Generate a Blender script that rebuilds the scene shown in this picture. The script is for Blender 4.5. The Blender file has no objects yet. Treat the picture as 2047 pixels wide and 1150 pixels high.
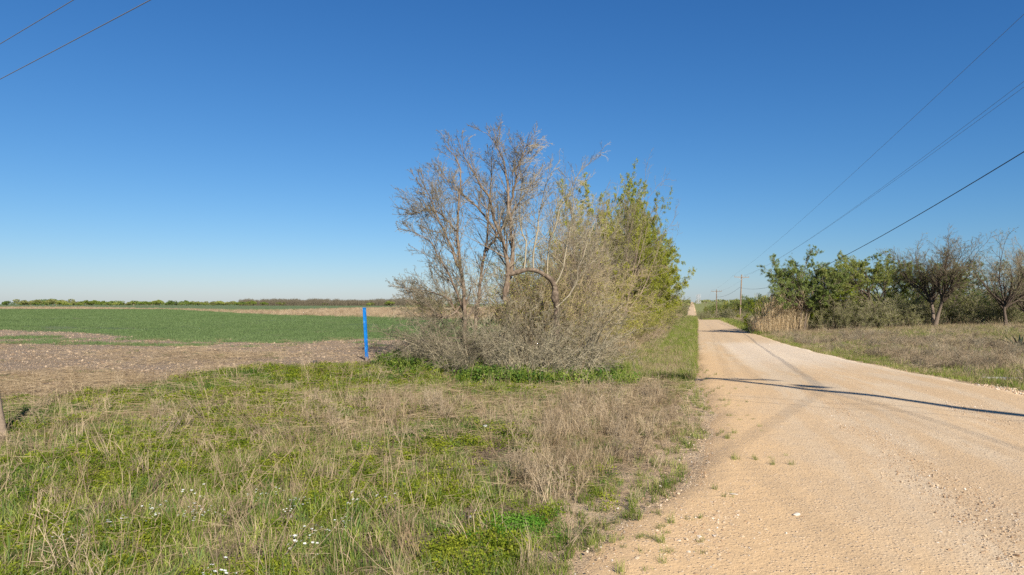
import bpy, bmesh, math, random
import numpy as np
from mathutils import Vector, Matrix

S = bpy.context.scene
C = S.collection
rad = math.radians
# ------------------------------------------------------------------ camera, sky, sun, exposure
EYE = 1.6
cd = bpy.data.cameras.new('camera'); cam = bpy.data.objects.new('camera', cd); C.objects.link(cam)
cam.location = (0, 0, EYE); cam.rotation_euler = (rad(90), 0, 0)
cd.sensor_width = 36; cd.lens = 24.0; cd.shift_y = 0.0161
cd.clip_start = 0.1; cd.clip_end = 12000
S.camera = cam
SUN_EL, SUN_AZ = 31.4, 22.0          # the sun stands behind the camera, 22 degrees to the right
sd = Vector((math.sin(rad(SUN_AZ))*math.cos(rad(SUN_EL)), -math.cos(rad(SUN_AZ))*math.cos(rad(SUN_EL)), math.sin(rad(SUN_EL))))
ld = bpy.data.lights.new('sun', 'SUN'); ld.energy = 4.9; ld.angle = rad(0.53); ld.color = (1.0, 0.92, 0.80)
sun = bpy.data.objects.new('sun', ld); C.objects.link(sun)
sun.rotation_euler = sd.to_track_quat('Z', 'Y').to_euler()
W = bpy.data.worlds.new('World'); S.world = W; W.use_nodes = True
wn = W.node_tree; wn.nodes.clear()
sk = wn.nodes.new('ShaderNodeTexSky'); sk.sky_type = 'NISHITA'; sk.sun_disc = False
sk.sun_elevation = rad(SUN_EL); sk.sun_rotation = rad(180-SUN_AZ)
sk.altitude = 0; sk.air_density = 1.0; sk.dust_density = 0.25; sk.ozone_density = 4.0
# the clear spring sky is deeper and less green than the bare model: one tone curve per colour channel, the same in every direction
sc_ = wn.nodes.new('ShaderNodeSeparateColor'); cc_ = wn.nodes.new('ShaderNodeCombineColor'); wn.links.new(sk.outputs[0], sc_.inputs[0])
for ch, (c_, p_) in enumerate(((.190, 1.41), (.435, 1.06), (.845, .85))):
    pw = wn.nodes.new('ShaderNodeMath'); pw.operation = 'POWER'; pw.inputs[1].default_value = p_; wn.links.new(sc_.outputs[ch], pw.inputs[0])
    ml = wn.nodes.new('ShaderNodeMath'); ml.operation = 'MULTIPLY'; ml.inputs[1].default_value = c_; wn.links.new(pw.outputs[0], ml.inputs[0]); wn.links.new(ml.outputs[0], cc_.inputs[ch])
bg = wn.nodes.new('ShaderNodeBackground'); bg.inputs['Strength'].default_value = 0.09
wo = wn.nodes.new('ShaderNodeOutputWorld')
wn.links.new(cc_.outputs[0], bg.inputs[0]); wn.links.new(bg.outputs[0], wo.inputs[0])
S.view_settings.view_transform = 'Standard'; S.view_settings.look = 'None'
S.view_settings.exposure = 0.85; S.view_settings.gamma = 1; S.view_settings.use_curve_mapping = False
S.render.engine = 'CYCLES'
S.cycles.use_denoising = False
S.cycles.max_bounces = 5; S.cycles.diffuse_bounces = 3; S.cycles.transmission_bounces = 3; S.cycles.glossy_bounces = 2
S.cycles.transparent_max_bounces = 4

# ------------------------------------------------------------------ numeric helpers
def hash2(ix, iy, seed):
    h = (ix.astype(np.int64)*374761393 + iy.astype(np.int64)*668265263 + seed*1274126177) & 0xffffffff
    h = ((h ^ (h >> 13))*1274126177) & 0xffffffff
    return ((h ^ (h >> 16)) & 0xffff)/65535.0
def vnoise(x, y, seed=0):
    x = np.asarray(x, float); y = np.asarray(y, float)
    ix = np.floor(x); iy = np.floor(y); fx = x-ix; fy = y-iy
    fx = fx*fx*(3-2*fx); fy = fy*fy*(3-2*fy)
    a = hash2(ix, iy, seed); b = hash2(ix+1, iy, seed); c = hash2(ix, iy+1, seed); d = hash2(ix+1, iy+1, seed)
    return (a*(1-fx)+b*fx)*(1-fy) + (c*(1-fx)+d*fx)*fy
def fbm(x, y, seed=0, o=3):
    s = 0; a = .5; t = 0
    for k in range(o):
        s = s + a*vnoise(np.asarray(x)*2**k+k*17.3, np.asarray(y)*2**k-k*9.1, seed+k); t += a; a *= .5
    return s/t
def sstep(a, b, x):
    t = np.clip((x-a)/(b-a), 0, 1); return t*t*(3-2*t)
F = 1365.0
def pxy(X, Y, Z=0.0):
    Ys = np.where(np.abs(Y) < .01, .01, Y)
    return 1023+F*X/Ys, 608-F*(Z-EYE)/Ys

# ------------------------------------------------------------------ terrain shape
RY = np.array([-300, 0, 154, 208, 410, 1600, 4000.]); RX = np.array([-77.7, 3, 44.4, 56.6, 107.5, 422, 1060.])
def roadc(Y): return np.interp(Y, RY, RX)
_py = np.array([-300, 5, 10, 14, 19.4, 30.8, 45.8, 75, 154, 210, 280, 350, 410, 900, 1600, 4000.])
_pz = np.array([0, 0, -.03, -.12, -.35, -.75, -1.13, -1.53, -2.1, -3.6, -5.6, -6.5, -6.2, -1.2, 5.2, 5.0])
_ys = np.linspace(-300, 4000, 8600); _zs = np.interp(_ys, _py, _pz)
_k = np.hanning(13); _k /= _k.sum(); _zs = np.convolve(np.pad(_zs, 6, 'edge'), _k, 'valid')
def zroad(Y): return np.interp(Y, _ys, _zs)
def zleft(Y, X): return -.02*sstep(2, 12, Y) + .35*sstep(35, 60, Y)*sstep(110, 75, Y)*sstep(-45, -8, X)
def zright(Y): return np.interp(Y, [-300, 0, 20, 64, 150, 400, 1600, 4000], [0, -.02, -.22, -.6, -2.0, -5.0, 3.6, 4.0])
def H(X, Y):
    X = np.asarray(X, float); Y = np.asarray(Y, float)
    a = X-roadc(Y); zr = zroad(Y)
    wd = 9+.10*np.clip(Y, 0, 2000)
    l = sstep(3.2, 3.2+wd, -a); r = sstep(3.6, 3.6+wd*1.2, a)
    z = zr*(1-l)*(1-r) + zleft(Y, X)*l + zright(Y)*r
    ro = sstep(2.9, 4.5, np.abs(a))*sstep(400, 60, np.abs(Y))
    apr = sstep(1.2, -1, Y-4)*0
    z = z + ro*((fbm(X*.45, Y*.45, 5, 3)-.5)*.16 + (fbm(X*2.3, Y*2.3, 9, 2)-.5)*.05)
    ditch = np.exp(-((np.abs(a)-4.6)/1.1)**2)*.07*sstep(14, 22, Y)
    # windrow of loose stones at the near right edge
    return z - ditch
def h1(x, y): return float(H(np.array([x]), np.array([y]))[0])
def gp(px, py):
    """the ground point that shows at photo pixel px, py"""
    D = F*EYE/(py-608.0)
    for _ in range(30):
        z = h1((px-1023)*D/F, D); D = .5*D+.5*F*(EYE-z)/(py-608.0)
    return (px-1023)*D/F, D
def wp(px, py, D): return ((px-1023)*D/F, D, EYE-(py-608)*D/F)

# ------------------------------------------------------------------ object helpers
def tag(o, label=None, cat=None, group=None, kind=None):
    if label: o['label'] = label
    if cat: o['category'] = cat
    if group: o['group'] = group
    if kind: o['kind'] = kind
    return o
def thing(name, label, cat, loc=(0, 0, 0), rz=0, group=None):
    o = bpy.data.objects.new(name, None); C.objects.link(o); o.location = loc; o.rotation_euler = (0, 0, rz)
    o.empty_display_size = .2
    return tag(o, label, cat, group)
def link(name, me, parent=None, coll=None):
    o = bpy.data.objects.new(name, me); (coll or C).objects.link(o)
    if parent: o.parent = parent
    return o
def copy_tree(o, loc, rz=0, sc=1, label=None, group=None):
    r = o.copy(); C.objects.link(r); r.location = loc; r.rotation_euler = (0, 0, rz)
    r.scale = (sc, sc, sc) if not hasattr(sc, '__len__') else sc
    if label: r['label'] = label
    if group: r['group'] = group
    elif 'group' in r.keys() and label: pass
    for ch in list(o.children):
        c = ch.copy(); C.objects.link(c); c.parent = r
        for g in list(ch.children):
            d = g.copy(); C.objects.link(d); d.parent = c
    return r
class MB:
    """numpy mesh builder: quads and triangles with a material slot each"""
    def __init__(s): s.v = []; s.q = []; s.t = []; s.n = 0; s.qm = []; s.tm = []
    def add(s, v, q=None, t=None, m=0):
        v = np.asarray(v, float).reshape(-1, 3); s.v.append(v)
        if q is not None and len(q): q = np.asarray(q)+s.n; s.q.append(q); s.qm.append(np.full(len(q), m))
        if t is not None and len(t): t = np.asarray(t)+s.n; s.t.append(t); s.tm.append(np.full(len(t), m))
        s.n += len(v); return s
    def mesh(s, name, mats, smooth=False):
        me = bpy.data.meshes.new(name); v = np.concatenate(s.v)
        q = np.concatenate(s.q) if s.q else np.zeros((0, 4), int); t = np.concatenate(s.t) if s.t else np.zeros((0, 3), int)
        me.vertices.add(len(v)); me.vertices.foreach_set('co', v.ravel())
        nl = len(q)*4+len(t)*3; me.loops.add(nl); me.loops.foreach_set('vertex_index', np.concatenate([q.ravel(), t.ravel()]).astype(np.int32))
        me.polygons.add(len(q)+len(t))
        st = np.concatenate([np.arange(len(q))*4, len(q)*4+np.arange(len(t))*3]).astype(np.int32)
        me.polygons.foreach_set('loop_start', st)
        mi = np.concatenate((s.qm if s.qm else [np.zeros(0)]) + (s.tm if s.tm else [np.zeros(0)])).astype(np.int32)
        me.polygons.foreach_set('material_index', mi)
        me.polygons.foreach_set('use_smooth', np.full(len(mi), smooth))
        me.update(calc_edges=True)
        for m in (mats if isinstance(mats, (list, tuple)) else [mats]): me.materials.append(m)
        return me
def tubes(mb, P, R, k=3, m=0):
    P = np.asarray(P, float); R = np.asarray(R, float); M, n, _ = P.shape
    T = np.empty_like(P); T[:, 1:-1] = P[:, 2:]-P[:, :-2]; T[:, 0] = P[:, 1]-P[:, 0]; T[:, -1] = P[:, -1]-P[:, -2]
    T /= np.linalg.norm(T, axis=2, keepdims=True)+1e-9
    U = np.cross(T, np.array([.12, .97, .21])); U /= np.linalg.norm(U, axis=2, keepdims=True)+1e-9
    V = np.cross(T, U)
    a = np.arange(k)*2*math.pi/k
    ring = P[:, :, None]+R[:, :, None, None]*(np.cos(a)[:, None]*U[:, :, None]+np.sin(a)[:, None]*V[:, :, None])
    b = (np.arange(M)*n*k)[:, None, None]; i = (np.arange(n-1)*k)[None, :, None]; j = np.arange(k)[None, None, :]; j2 = (j+1) % k
    q = np.stack([b+i+j, b+i+j2, b+i+k+j2, b+i+k+j], -1).reshape(-1, 4)
    mb.add(ring, q, m=m)
def leaves(mb, P, size, rng, m=0, asp=.45, flat=0.0):
    P = np.asarray(P).reshape(-1, 3); n = len(P); s = (size*rng.uniform(.6, 1.3, n))[:, None]
    u = rng.normal(size=(n, 3)); u[:, 2] *= (1-flat); u /= np.linalg.norm(u, axis=1, keepdims=True)
    w = rng.normal(size=(n, 3)); w[:, 2] += flat*3; v = np.cross(w, u); v /= np.linalg.norm(v, axis=1, keepdims=True)
    vv = np.stack([P-u*s*.5, P+v*s*asp*.5, P+u*s*.5, P-v*s*asp*.5], 1)
    mb.add(vv, np.arange(n*4).reshape(n, 4), m=m)
def blades(mb, B, az, h, lean, w, rng, m=0, droop=.5):
    """curved grass blades, base points B (n,3)"""
    n = len(B); d = np.stack([np.cos(az), np.sin(az), 0*az], 1); r = az+math.pi/2+rng.normal(size=n)*.8
    s = np.stack([np.cos(r), np.sin(r), 0*r], 1)*(w[:, None]*.5); z = np.array([0, 0, 1.])
    mid = B+z*(h*.55)[:, None]+d*(lean*.30)[:, None]; tip = B+z*(h*(1-droop*.25))[:, None]+d*lean[:, None]
    v = np.stack([B-s, B+s, mid+s*.8, mid-s*.8, tip], 1).reshape(-1, 3); i = np.arange(n)*5
    mb.add(v, np.stack([i, i+1, i+2, i+3], 1), np.stack([i+3, i+2, i+4], 1), m=m)
def box(mb, c, s, m=0, R=None):
    c = np.asarray(c, float); s = np.asarray(s, float)/2
    v = np.array([[x, y, z] for z in (-1, 1) for y in (-1, 1) for x in (-1, 1)], float)*s
    if R is not None: v = v@np.asarray(R).T
    q = [[0, 2, 3, 1], [4, 5, 7, 6], [0, 1, 5, 4], [2, 6, 7, 3], [0, 4, 6, 2], [1, 3, 7, 5]]
    mb.add(v+c, q, m=m)

# ------------------------------------------------------------------ materials
class NT:
    def __init__(s, name):
        s.m = bpy.data.materials.new(name); s.m.use_nodes = True; s.t = s.m.node_tree; s.t.nodes.clear()
        s.out = s.t.nodes.new('ShaderNodeOutputMaterial')
    def n(s, ty, **kw):
        nd = s.t.nodes.new('ShaderNode'+ty)
        for k, v in kw.items():
            if k.startswith('_'): setattr(nd, k[1:], v)
            else: s.put(nd.inputs[k.replace('__', ' ')], v)
        return nd
    def put(s, inp, v):
        if isinstance(v, bpy.types.NodeSocket): s.t.links.new(v, inp)
        else:
            if inp.type == 'RGBA' and len(v) == 3: v = (*v, 1)
            inp.default_value = v
    def noise(s, scale, detail=4, rough=.55, vec=None, dist=0.0):
        nd = s.n('TexNoise', Scale=scale, Detail=detail, Roughness=rough, Distortion=dist)
        s.put(nd.inputs['Vector'], vec if vec is not None else s.pos()); return nd.outputs['Fac']
    def pos(s):
        if not hasattr(s, '_p'): s._p = s.n('NewGeometry').outputs['Position']
        return s._p
    def obj(s):
        if not hasattr(s, '_o'): s._o = s.n('TexCoord').outputs['Object']
        return s._o
    def rnd(s): return s.n('ObjectInfo').outputs['Random']
    def attr(s, name): return s.n('Attribute', _attribute_name=name).outputs['Fac']
    def math(s, op, a, b=0.0, clamp=False):
        nd = s.n('Math', _operation=op, _use_clamp=clamp); s.put(nd.inputs[0], a); s.put(nd.inputs[1], b); return nd.outputs[0]
    def mapr(s, v, a, b, c=0.0, d=1.0):
        nd = s.n('MapRange', _interpolation_type='SMOOTHSTEP')
        for i, x in enumerate((v, a, b, c, d)): s.put(nd.inputs[i], x)
        return nd.outputs[0]
    def mix(s, f, a, b):
        nd = s.n('Mix', _data_type='RGBA'); s.put(nd.inputs[0], f); s.put(nd.inputs[6], a); s.put(nd.inputs[7], b); return nd.outputs[2]
    def bump(s, h, dist, strength=1.0):
        return s.n('Bump', Height=h, Distance=dist, Strength=strength).outputs[0]
    def diffuse(s, col, normal=None, rough=.9, spec=.2):
        b = s.n('BsdfPrincipled', Base__Color=col, Roughness=rough); b.inputs['Specular IOR Level'].default_value = spec
        if normal is not None: s.put(b.inputs['Normal'], normal)
        s.t.links.new(b.outputs[0], s.out.inputs[0]); return s.m
    def leaf(s, col, tr=.35):
        d = s.n('BsdfDiffuse', Color=col); t = s.n('BsdfTranslucent', Color=col); mx = s.n('MixShader', Fac=tr)
        s.t.links.new(d.outputs[0], mx.inputs[1]); s.t.links.new(t.outputs[0], mx.inputs[2]); s.t.links.new(mx.outputs[0], s.out.inputs[0]); return s.m
def leafmat(name, c1, c2, tr=.35, scale=3.0):
    """foliage whose colour wanders between two greens from plant to plant and within one"""
    t = NT(name); f = t.math('ADD', t.math('MULTIPLY', t.rnd(), .5), t.math('MULTIPLY', t.noise(scale, 3), .5))
    return t.leaf(t.mix(t.mapr(f, .25, .75), c1, c2), tr)
def barkmat(name, c1, c2, scale=9.0):
    t = NT(name); n = t.noise(scale, 4, .6, t.obj()); f = t.math('ADD', t.math('MULTIPLY', t.rnd(), .4), t.math('MULTIPLY', n, .6))
    return t.diffuse(t.mix(t.mapr(f, .25, .72), c1, c2), t.bump(t.noise(45, 3, .7, t.obj()), .01, .6), .95, .1)

M_bark = barkmat('bark', (.12, .085, .06), (.30, .24, .18))
M_twig = barkmat('twig', (.14, .118, .082), (.27, .235, .165), 1.5)
M_twig_dark = barkmat('twig_dark', (.13, .105, .07), (.25, .21, .14), 1.5)
M_twig_grey = barkmat('twig_grey', (.12, .10, .068), (.31, .27, .185), 1.1)
M_twig_brown = barkmat('twig_brown', (.15, .115, .07), (.31, .245, .15), 1.2)
M_bark_dark = barkmat('bark_dark', (.06, .045, .035), (.17, .13, .10))
M_leaf_yellow = leafmat('leaf_yellow_green', (.25, .28, .035), (.46, .44, .09), .4, .8)
M_leaf_lime = leafmat('leaf_lime', (.20, .26, .02), (.34, .38, .035), .4, .8)
M_leaf_spring = leafmat('leaf_spring_green', (.15, .20, .04), (.31, .34, .09), .4, .6)
M_leaf_dark = leafmat('leaf_dark_green', (.11, .16, .04), (.21, .26, .075), .3, .6)
M_leaf_olive = leafmat('leaf_olive', (.15, .17, .055), (.28, .28, .11), .35, .4)
M_grass = leafmat('green_grass', (.11, .165, .022), (.29, .33, .08), .35, .9)
M_grass_cool = leafmat('cool_grass', (.09, .15, .035), (.18, .25, .08), .35, .9)
M_straw = leafmat('dead_grass', (.25, .18, .105), (.46, .36, .23), .25, 1.3)
M_straw_grey = leafmat('grey_dead_weed', (.22, .165, .105), (.43, .345, .235), .2, 1.3)
M_forb = leafmat('low_weed_leaf', (.11, .165, .015), (.29, .32, .035), .4, 1.6)
M_forb_dark = leafmat('low_weed_leaf_dark', (.045, .10, .02), (.14, .22, .04), .35, 1.6)
M_wheat = leafmat('young_wheat', (.10, .155, .055), (.165, .225, .095), .3, .12)
M_reed = leafmat('dry_reed', (.62, .48, .29), (.80, .68, .47), .3, 1.0)
M_petal = leafmat('white_petal', (.75, .75, .72), (.85, .85, .80), .3)

def stone_mat(name, c1, c2, c3):
    t = NT(name); f = t.rnd(); c = t.mix(t.mapr(f, .2, .6), c1, c2); c = t.mix(t.mapr(f, .82, .97), c, c3)
    return t.diffuse(c, t.bump(t.noise(60, 3, .6, t.obj()), .004), .9, .25)
M_stone = stone_mat('gravel_stone', (.36, .24, .145), (.56, .43, .29), (.64, .58, .50))
M_clod = stone_mat('soil_clod', (.21, .15, .10), (.32, .24, .165), (.38, .295, .20))

def ground_material():
    t = NT('ground_surface')
    gv, so, wh, tn, fr = (t.attr(k) for k in ('gravel', 'soil', 'wheat', 'stubble', 'distance'))
    n1 = t.noise(1.1, 5, .6); n2 = t.noise(6, 6, .7); n3 = t.noise(30, 5, .75); nb = t.noise(.12, 4, .6)
    # verge: bare earth and thatch under the weeds
    vg = t.mix(t.mapr(n1, .35, .65), (.25, .185, .12), (.40, .30, .195)); vg = t.mix(t.mapr(n3, .38, .62), vg, (.14, .10, .068))
    grn = t.mix(t.mapr(n2, .3, .7), (.13, .17, .04), (.24, .25, .09))
    vg = t.mix(t.math('MULTIPLY', t.mapr(t.math('ADD', n1, t.math('MULTIPLY', fr, .004)), .42, .70), .8), vg, grn)
    # turned soil
    sl = t.mix(t.mapr(n2, .3, .7), (.195, .145, .10), (.33, .25, .175)); sl = t.mix(t.mapr(n3, .46, .66), sl, (.37, .29, .21))
    sl = t.mix(t.math('MULTIPLY', t.mapr(n1, .50, .70), .45), sl, (.40, .30, .19))
    # drilled wheat
    w = t.mix(t.mapr(n2, .3, .7), (.10, .14, .055), (.15, .19, .085)); w = t.mix(t.math('MULTIPLY', t.mapr(t.noise(.35, 7, .8), .50, .66), .75), w, (.26, .21, .13))
    w = t.mix(t.mapr(nb, .35, .65), w, t.mix(.5, w, (.06, .11, .04)))
    st = t.mix(t.mapr(n1, .3, .7), (.34, .24, .16), (.46, .345, .235)); st = t.mix(t.mapr(t.noise(3, 5, .8), .5, .7), st, (.26, .17, .11))
    gr = t.mix(t.mapr(n1, .3, .7), (.54, .385, .235), (.60, .46, .30)); gr = t.mix(t.mapr(n3, .5, .7), gr, (.42, .29, .17))
    jit = t.math('MULTIPLY', t.math('SUBTRACT', n1, .5), 2.2); jit2 = t.math('MULTIPLY', t.math('SUBTRACT', n2, .5), 1.6)
    c = t.mix(t.mapr(t.math('ADD', so, t.math('ADD', jit, jit2)), -.35, .35), vg, sl)
    jw = t.math('MULTIPLY', t.math('SUBTRACT', t.noise(.45, 6, .75), .5), t.math('ADD', 11, t.math('MULTIPLY', fr, .05)))
    c = t.mix(t.mapr(t.math('ADD', wh, jw), -.6, .6), c, w)
    c = t.mix(t.mapr(t.math('ADD', tn, t.math('MULTIPLY', jw, .5)), -.8, .8), c, st)
    c = t.mix(t.mapr(t.math('ADD', gv, t.math('ADD', t.math('MULTIPLY', jit, .8), t.math('MULTIPLY', jit2, .6))), -1.15, -.35), c, gr)
    hgt = t.math('ADD', t.math('MULTIPLY', n2, 1.0), t.math('MULTIPLY', n3, .45))
    return t.diffuse(c, t.bump(hgt, .10, 1.0), .95, .1)
def road_material():
    t = NT('crushed_limestone_road')
    la, yy = t.attr('across'), t.attr('along')
    mp = t.n('Mapping', _vector_type='TEXTURE'); t.put(mp.inputs[0], t.pos()); mp.inputs[2].default_value = (0, 0, rad(-15.05)); mp.inputs[3].default_value = (.55, 5.5, 1)
    streak = t.noise(1.0, 5, .65, mp.outputs[0]); n1 = t.noise(.9, 5, .6); n2 = t.noise(7, 5, .7); n3 = t.noise(45, 4, .75)
    pale = (.57, .45, .305); sand = (.56, .40, .235); pink = (.51, .375, .235); oran = (.61, .42, .23)
    c = t.mix(t.mapr(streak, .40, .60), sand, pale)
    mid = t.math('MULTIPLY', t.mapr(yy, 17, 28), t.mapr(yy, 52, 42)); mid = t.math('MULTIPLY', mid, t.mapr(la, .22, .36))
    c = t.mix(t.math('MULTIPLY', mid, .8), c, (.66, .555, .425))
    c = t.mix(t.math('MULTIPLY', t.mapr(yy, 44, 54), .75), c, pink)
    near = t.math('MULTIPLY', t.mapr(yy, 14, 6), .55); c = t.mix(t.math('MULTIPLY', near, t.mapr(n1, .35, .6)), c, pink)
    ed = t.mapr(t.math('ADD', la, t.math('MULTIPLY', t.math('SUBTRACT', n1, .5), .35)), .30, .08)
    c = t.mix(t.math('MULTIPLY', ed, t.mapr(yy, 45, 25)), c, oran)
    c = t.mix(t.math('MULTIPLY', t.mapr(n2, .35, .70), .35), c, (.46, .33, .20))
    vo = t.n('TexVoronoi', Scale=38.0, _feature='F1'); t.put(vo.inputs['Vector'], t.pos())
    pv = vo.outputs['Distance']; pc = t.n('SeparateColor'); t.put(pc.inputs[0], vo.outputs['Color'])
    big = t.math('GREATER_THAN', pc.outputs[0], .62)
    peb = t.math('MULTIPLY', t.mapr(pv, .42, .22), big)
    c = t.mix(t.math('MULTIPLY', peb, .55), c, t.mix(pc.outputs[1], (.42, .30, .20), (.70, .60, .48)))
    crev = t.math('MULTIPLY', t.mapr(n3, .56, .70), .5); c = t.mix(crev, c, (.27, .18, .11))
    hgt = t.math('ADD', t.math('MULTIPLY', peb, .35), t.math('ADD', t.math('MULTIPLY', n2, .8), t.math('MULTIPLY', n3, .5)))
    return t.diffuse(c, t.bump(hgt, .016, 1.0), .97, .05)

# ------------------------------------------------------------------ the ground sheet
def axis(lo_far, lo, hi, hi_far, step, g):
    a = list(np.arange(lo, hi, step)); x, s = a[-1], step
    while x < hi_far: s *= g; x += s; a.append(x)
    b = []; x, s = lo, step
    while x > lo_far: s *= g; x -= s; b.append(x)
    return np.array(b[::-1]+a)
gx = axis(-5200, -9, 12, 5200, .14, 1.035); gy = axis(-260, 2.4, 22, 6500, .14, 1.028)
GX, GY = np.meshgrid(gx, gy); GZ = H(GX, GY)
def lefty(Y):   # near left edge of the gravel, the mouth of the lane is wider
    return np.interp(Y, [-300, -30, 0, 2.5, 4.0, 4.9, 5.7, 6.8, 8.7, 11.4, 15.4], [-95, -16, -3.4, -.7, .35, .8, 1.32, 1.83, 2.48, 3.2, 4.1]) * (Y <= 15.4) + (roadc(Y)-3.04)*(Y > 15.4)
def zones(X, Y):
    """signed distances in metres to the borders of the land-use zones"""
    px, py = pxy(X, Y); Yp = np.maximum(Y, 1.0); mpp = Yp*Yp/(F*EYE)
    back = Y < 1.0
    a = X-roadc(Y)
    gv = np.minimum(X-lefty(Y), 3.05-a)
    leftside = sstep(-4, -8, a)                                 # left of the hedge
    yb = np.interp(px, [-900, 0, 200, 400, 600, 730, 870, 1000], [850, 800, 788, 752, 738, 730, 722, 700])
    so = (yb-py)*mpp; so = np.where(a > -7.0, -5, so); so = np.where(back, -5, so)
    yl = np.interp(px, [-900, 0, 150, 350, 600, 870, 1300], [655, 661, 666, 680, 681, 672, 660])
    yu = np.interp(px, [-900, 0, 300, 500, 700, 870, 1300], [617, 617.3, 618.2, 628, 641, 646.5, 650])
    w1 = np.minimum(yl-py, py-yu)*mpp
    tb = np.interp(px, [-900, 60, 154, 484, 550, 725, 840, 1300], [612, 614, 614.6, 620.6, 620.6, 616.0, 614.8, 614])
    tn = np.minimum(yu-py, py-tb)*mpp
    w2 = np.minimum(tb-py, 25)*mpp
    w = np.maximum(w1, w2); w = np.where((a > -9) | back, -8, w); tn = np.where((a > -9) | back, -8, tn)
    lf = (a > -9) | back
    so = np.where(a > -8, -5, so)
    return gv, so, np.clip(w, -60, 60), np.clip(tn, -60, 60)
def put_attr(me, name, vals):
    at = me.attributes.new(name, 'FLOAT', 'POINT'); at.data.foreach_set('value', np.asarray(vals, np.float32).ravel())
gmat = ground_material()
gv, so, w, tn = zones(GX, GY)
nx, ny = len(gx), len(gy)
idx = np.arange(nx*ny).reshape(ny, nx)
quads = np.stack([idx[:-1, :-1], idx[:-1, 1:], idx[1:, 1:], idx[1:, :-1]], -1)
field_mask = (so[:-1, :-1] > 0) | (w[:-1, :-1] > 0) | (tn[:-1, :-1] > 0)
def sheet(name, mask):
    q = quads[mask].reshape(-1, 4); use = np.unique(q); rem = np.full(nx*ny, -1); rem[use] = np.arange(len(use))
    mb = MB(); mb.add(np.stack([GX.ravel()[use], GY.ravel()[use], GZ.ravel()[use]], 1), rem[q])
    me = mb.mesh(name, gmat, True)
    for nm, arr in (('gravel', gv), ('soil', so), ('wheat', w), ('stubble', tn), ('distance', np.hypot(GX, GY))):
        put_attr(me, nm, arr.ravel()[use])
    o = link(name, me); tag(o, kind='structure'); return o
sheet('ground', ~field_mask)
sheet('crop_field', field_mask)

# ------------------------------------------------------------------ the gravel road
ry = axis(-60, 2, 30, 1750, .14, 1.03)
n = 30; u = np.linspace(0, 1, n)
Yr = np.repeat(ry[:, None], n, 1)
wob = (fbm(ry*.8, ry*0, 21, 3)-.5)*.35; wob2 = (fbm(ry*.8, ry*0+7, 22, 3)-.5)*.4
XL = np.array([float(lefty(np.array([v]))[0]) for v in ry])+wob; XR = roadc(ry)+3.05+wob2
Xr = XL[:, None]+(XR-XL)[:, None]*u
edge = np.minimum(u, 1-u)
lift = .040+.0009*np.clip(Yr, 0, 2000)
ZR = H(Xr, Yr)+lift*sstep(0, .04, edge)[None, :]-.03*(1-sstep(0, .03, edge))[None, :]
rl = (Xr-(roadc(Yr)-3.04))/6.1
ruts = -.014*(np.exp(-((rl-.36)/.06)**2)+np.exp(-((rl-.68)/.06)**2)) + .03*np.exp(-((rl-.52)/.08)**2)*.5
ZR = ZR+ruts*sstep(0, .1, edge)[None, :]+(fbm(Xr*1.7, Yr*.9, 31, 3)-.5)*.022*sstep(0, .06, edge)[None, :]
mb = MB(); ii = np.arange(len(ry)*n).reshape(len(ry), n)
mb.add(np.stack([Xr, Yr, ZR], -1), np.stack([ii[:-1, :-1], ii[:-1, 1:], ii[1:, 1:], ii[1:, :-1]], -1).reshape(-1, 4))
me = mb.mesh('gravel_road', road_material(), True); put_attr(me, 'across', np.clip(rl, -1, 2)); put_attr(me, 'along', Yr)
tag(link('gravel_road', me), kind='structure')

# ------------------------------------------------------------------ scatter: points with a picked plant each (geometry nodes)
def scatter(name, protos, P, rot, scl, pick, label, cat=None):
    coll = bpy.data.collections.new(name+'_kinds')
    for k, me in enumerate(protos):
        o = bpy.data.objects.new('%s_kind_%02d' % (name, k), me); coll.objects.link(o)
    me = bpy.data.meshes.new(name); me.vertices.add(len(P)); me.vertices.foreach_set('co', np.asarray(P, np.float32).ravel())
    a = me.attributes.new('rot', 'FLOAT_VECTOR', 'POINT'); a.data.foreach_set('vector', np.asarray(rot, np.float32).ravel())
    put_attr(me, 'scl', scl)
    a = me.attributes.new('pick', 'INT', 'POINT'); a.data.foreach_set('value', np.asarray(pick, np.int32))
    o = link(name, me)
    ng = bpy.data.node_groups.new(name, 'GeometryNodeTree')
    ng.interface.new_socket('Geometry', in_out='INPUT', socket_type='NodeSocketGeometry')
    ng.interface.new_socket('Geometry', in_out='OUTPUT', socket_type='NodeSocketGeometry')
    N = ng.nodes.new; gi = N('NodeGroupInput'); go = N('NodeGroupOutput'); ci = N('GeometryNodeCollectionInfo'); ip = N('GeometryNodeInstanceOnPoints')
    ci.inputs['Collection'].default_value = coll; ci.inputs['Separate Children'].default_value = True; ci.inputs['Reset Children'].default_value = True
    ip.inputs['Pick Instance'].default_value = True
    def na(nm, ty):
        x = N('GeometryNodeInputNamedAttribute'); x.data_type = ty; x.inputs['Name'].default_value = nm; return x.outputs[0]
    L = ng.links.new
    L(gi.outputs[0], ip.inputs['Points']); L(ci.outputs[0], ip.inputs['Instance']); L(na('pick', 'INT'), ip.inputs['Instance Index'])
    er = N('FunctionNodeEulerToRotation'); L(na('rot', 'FLOAT_VECTOR'), er.inputs[0]); L(er.outputs[0], ip.inputs['Rotation'])
    L(na('scl', 'FLOAT'), ip.inputs['Scale']); L(ip.outputs[0], go.inputs[0])
    md = o.modifiers.new('scatter', 'NODES'); md.node_group = ng
    tag(o, label, cat, kind='stuff'); return o

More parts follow.
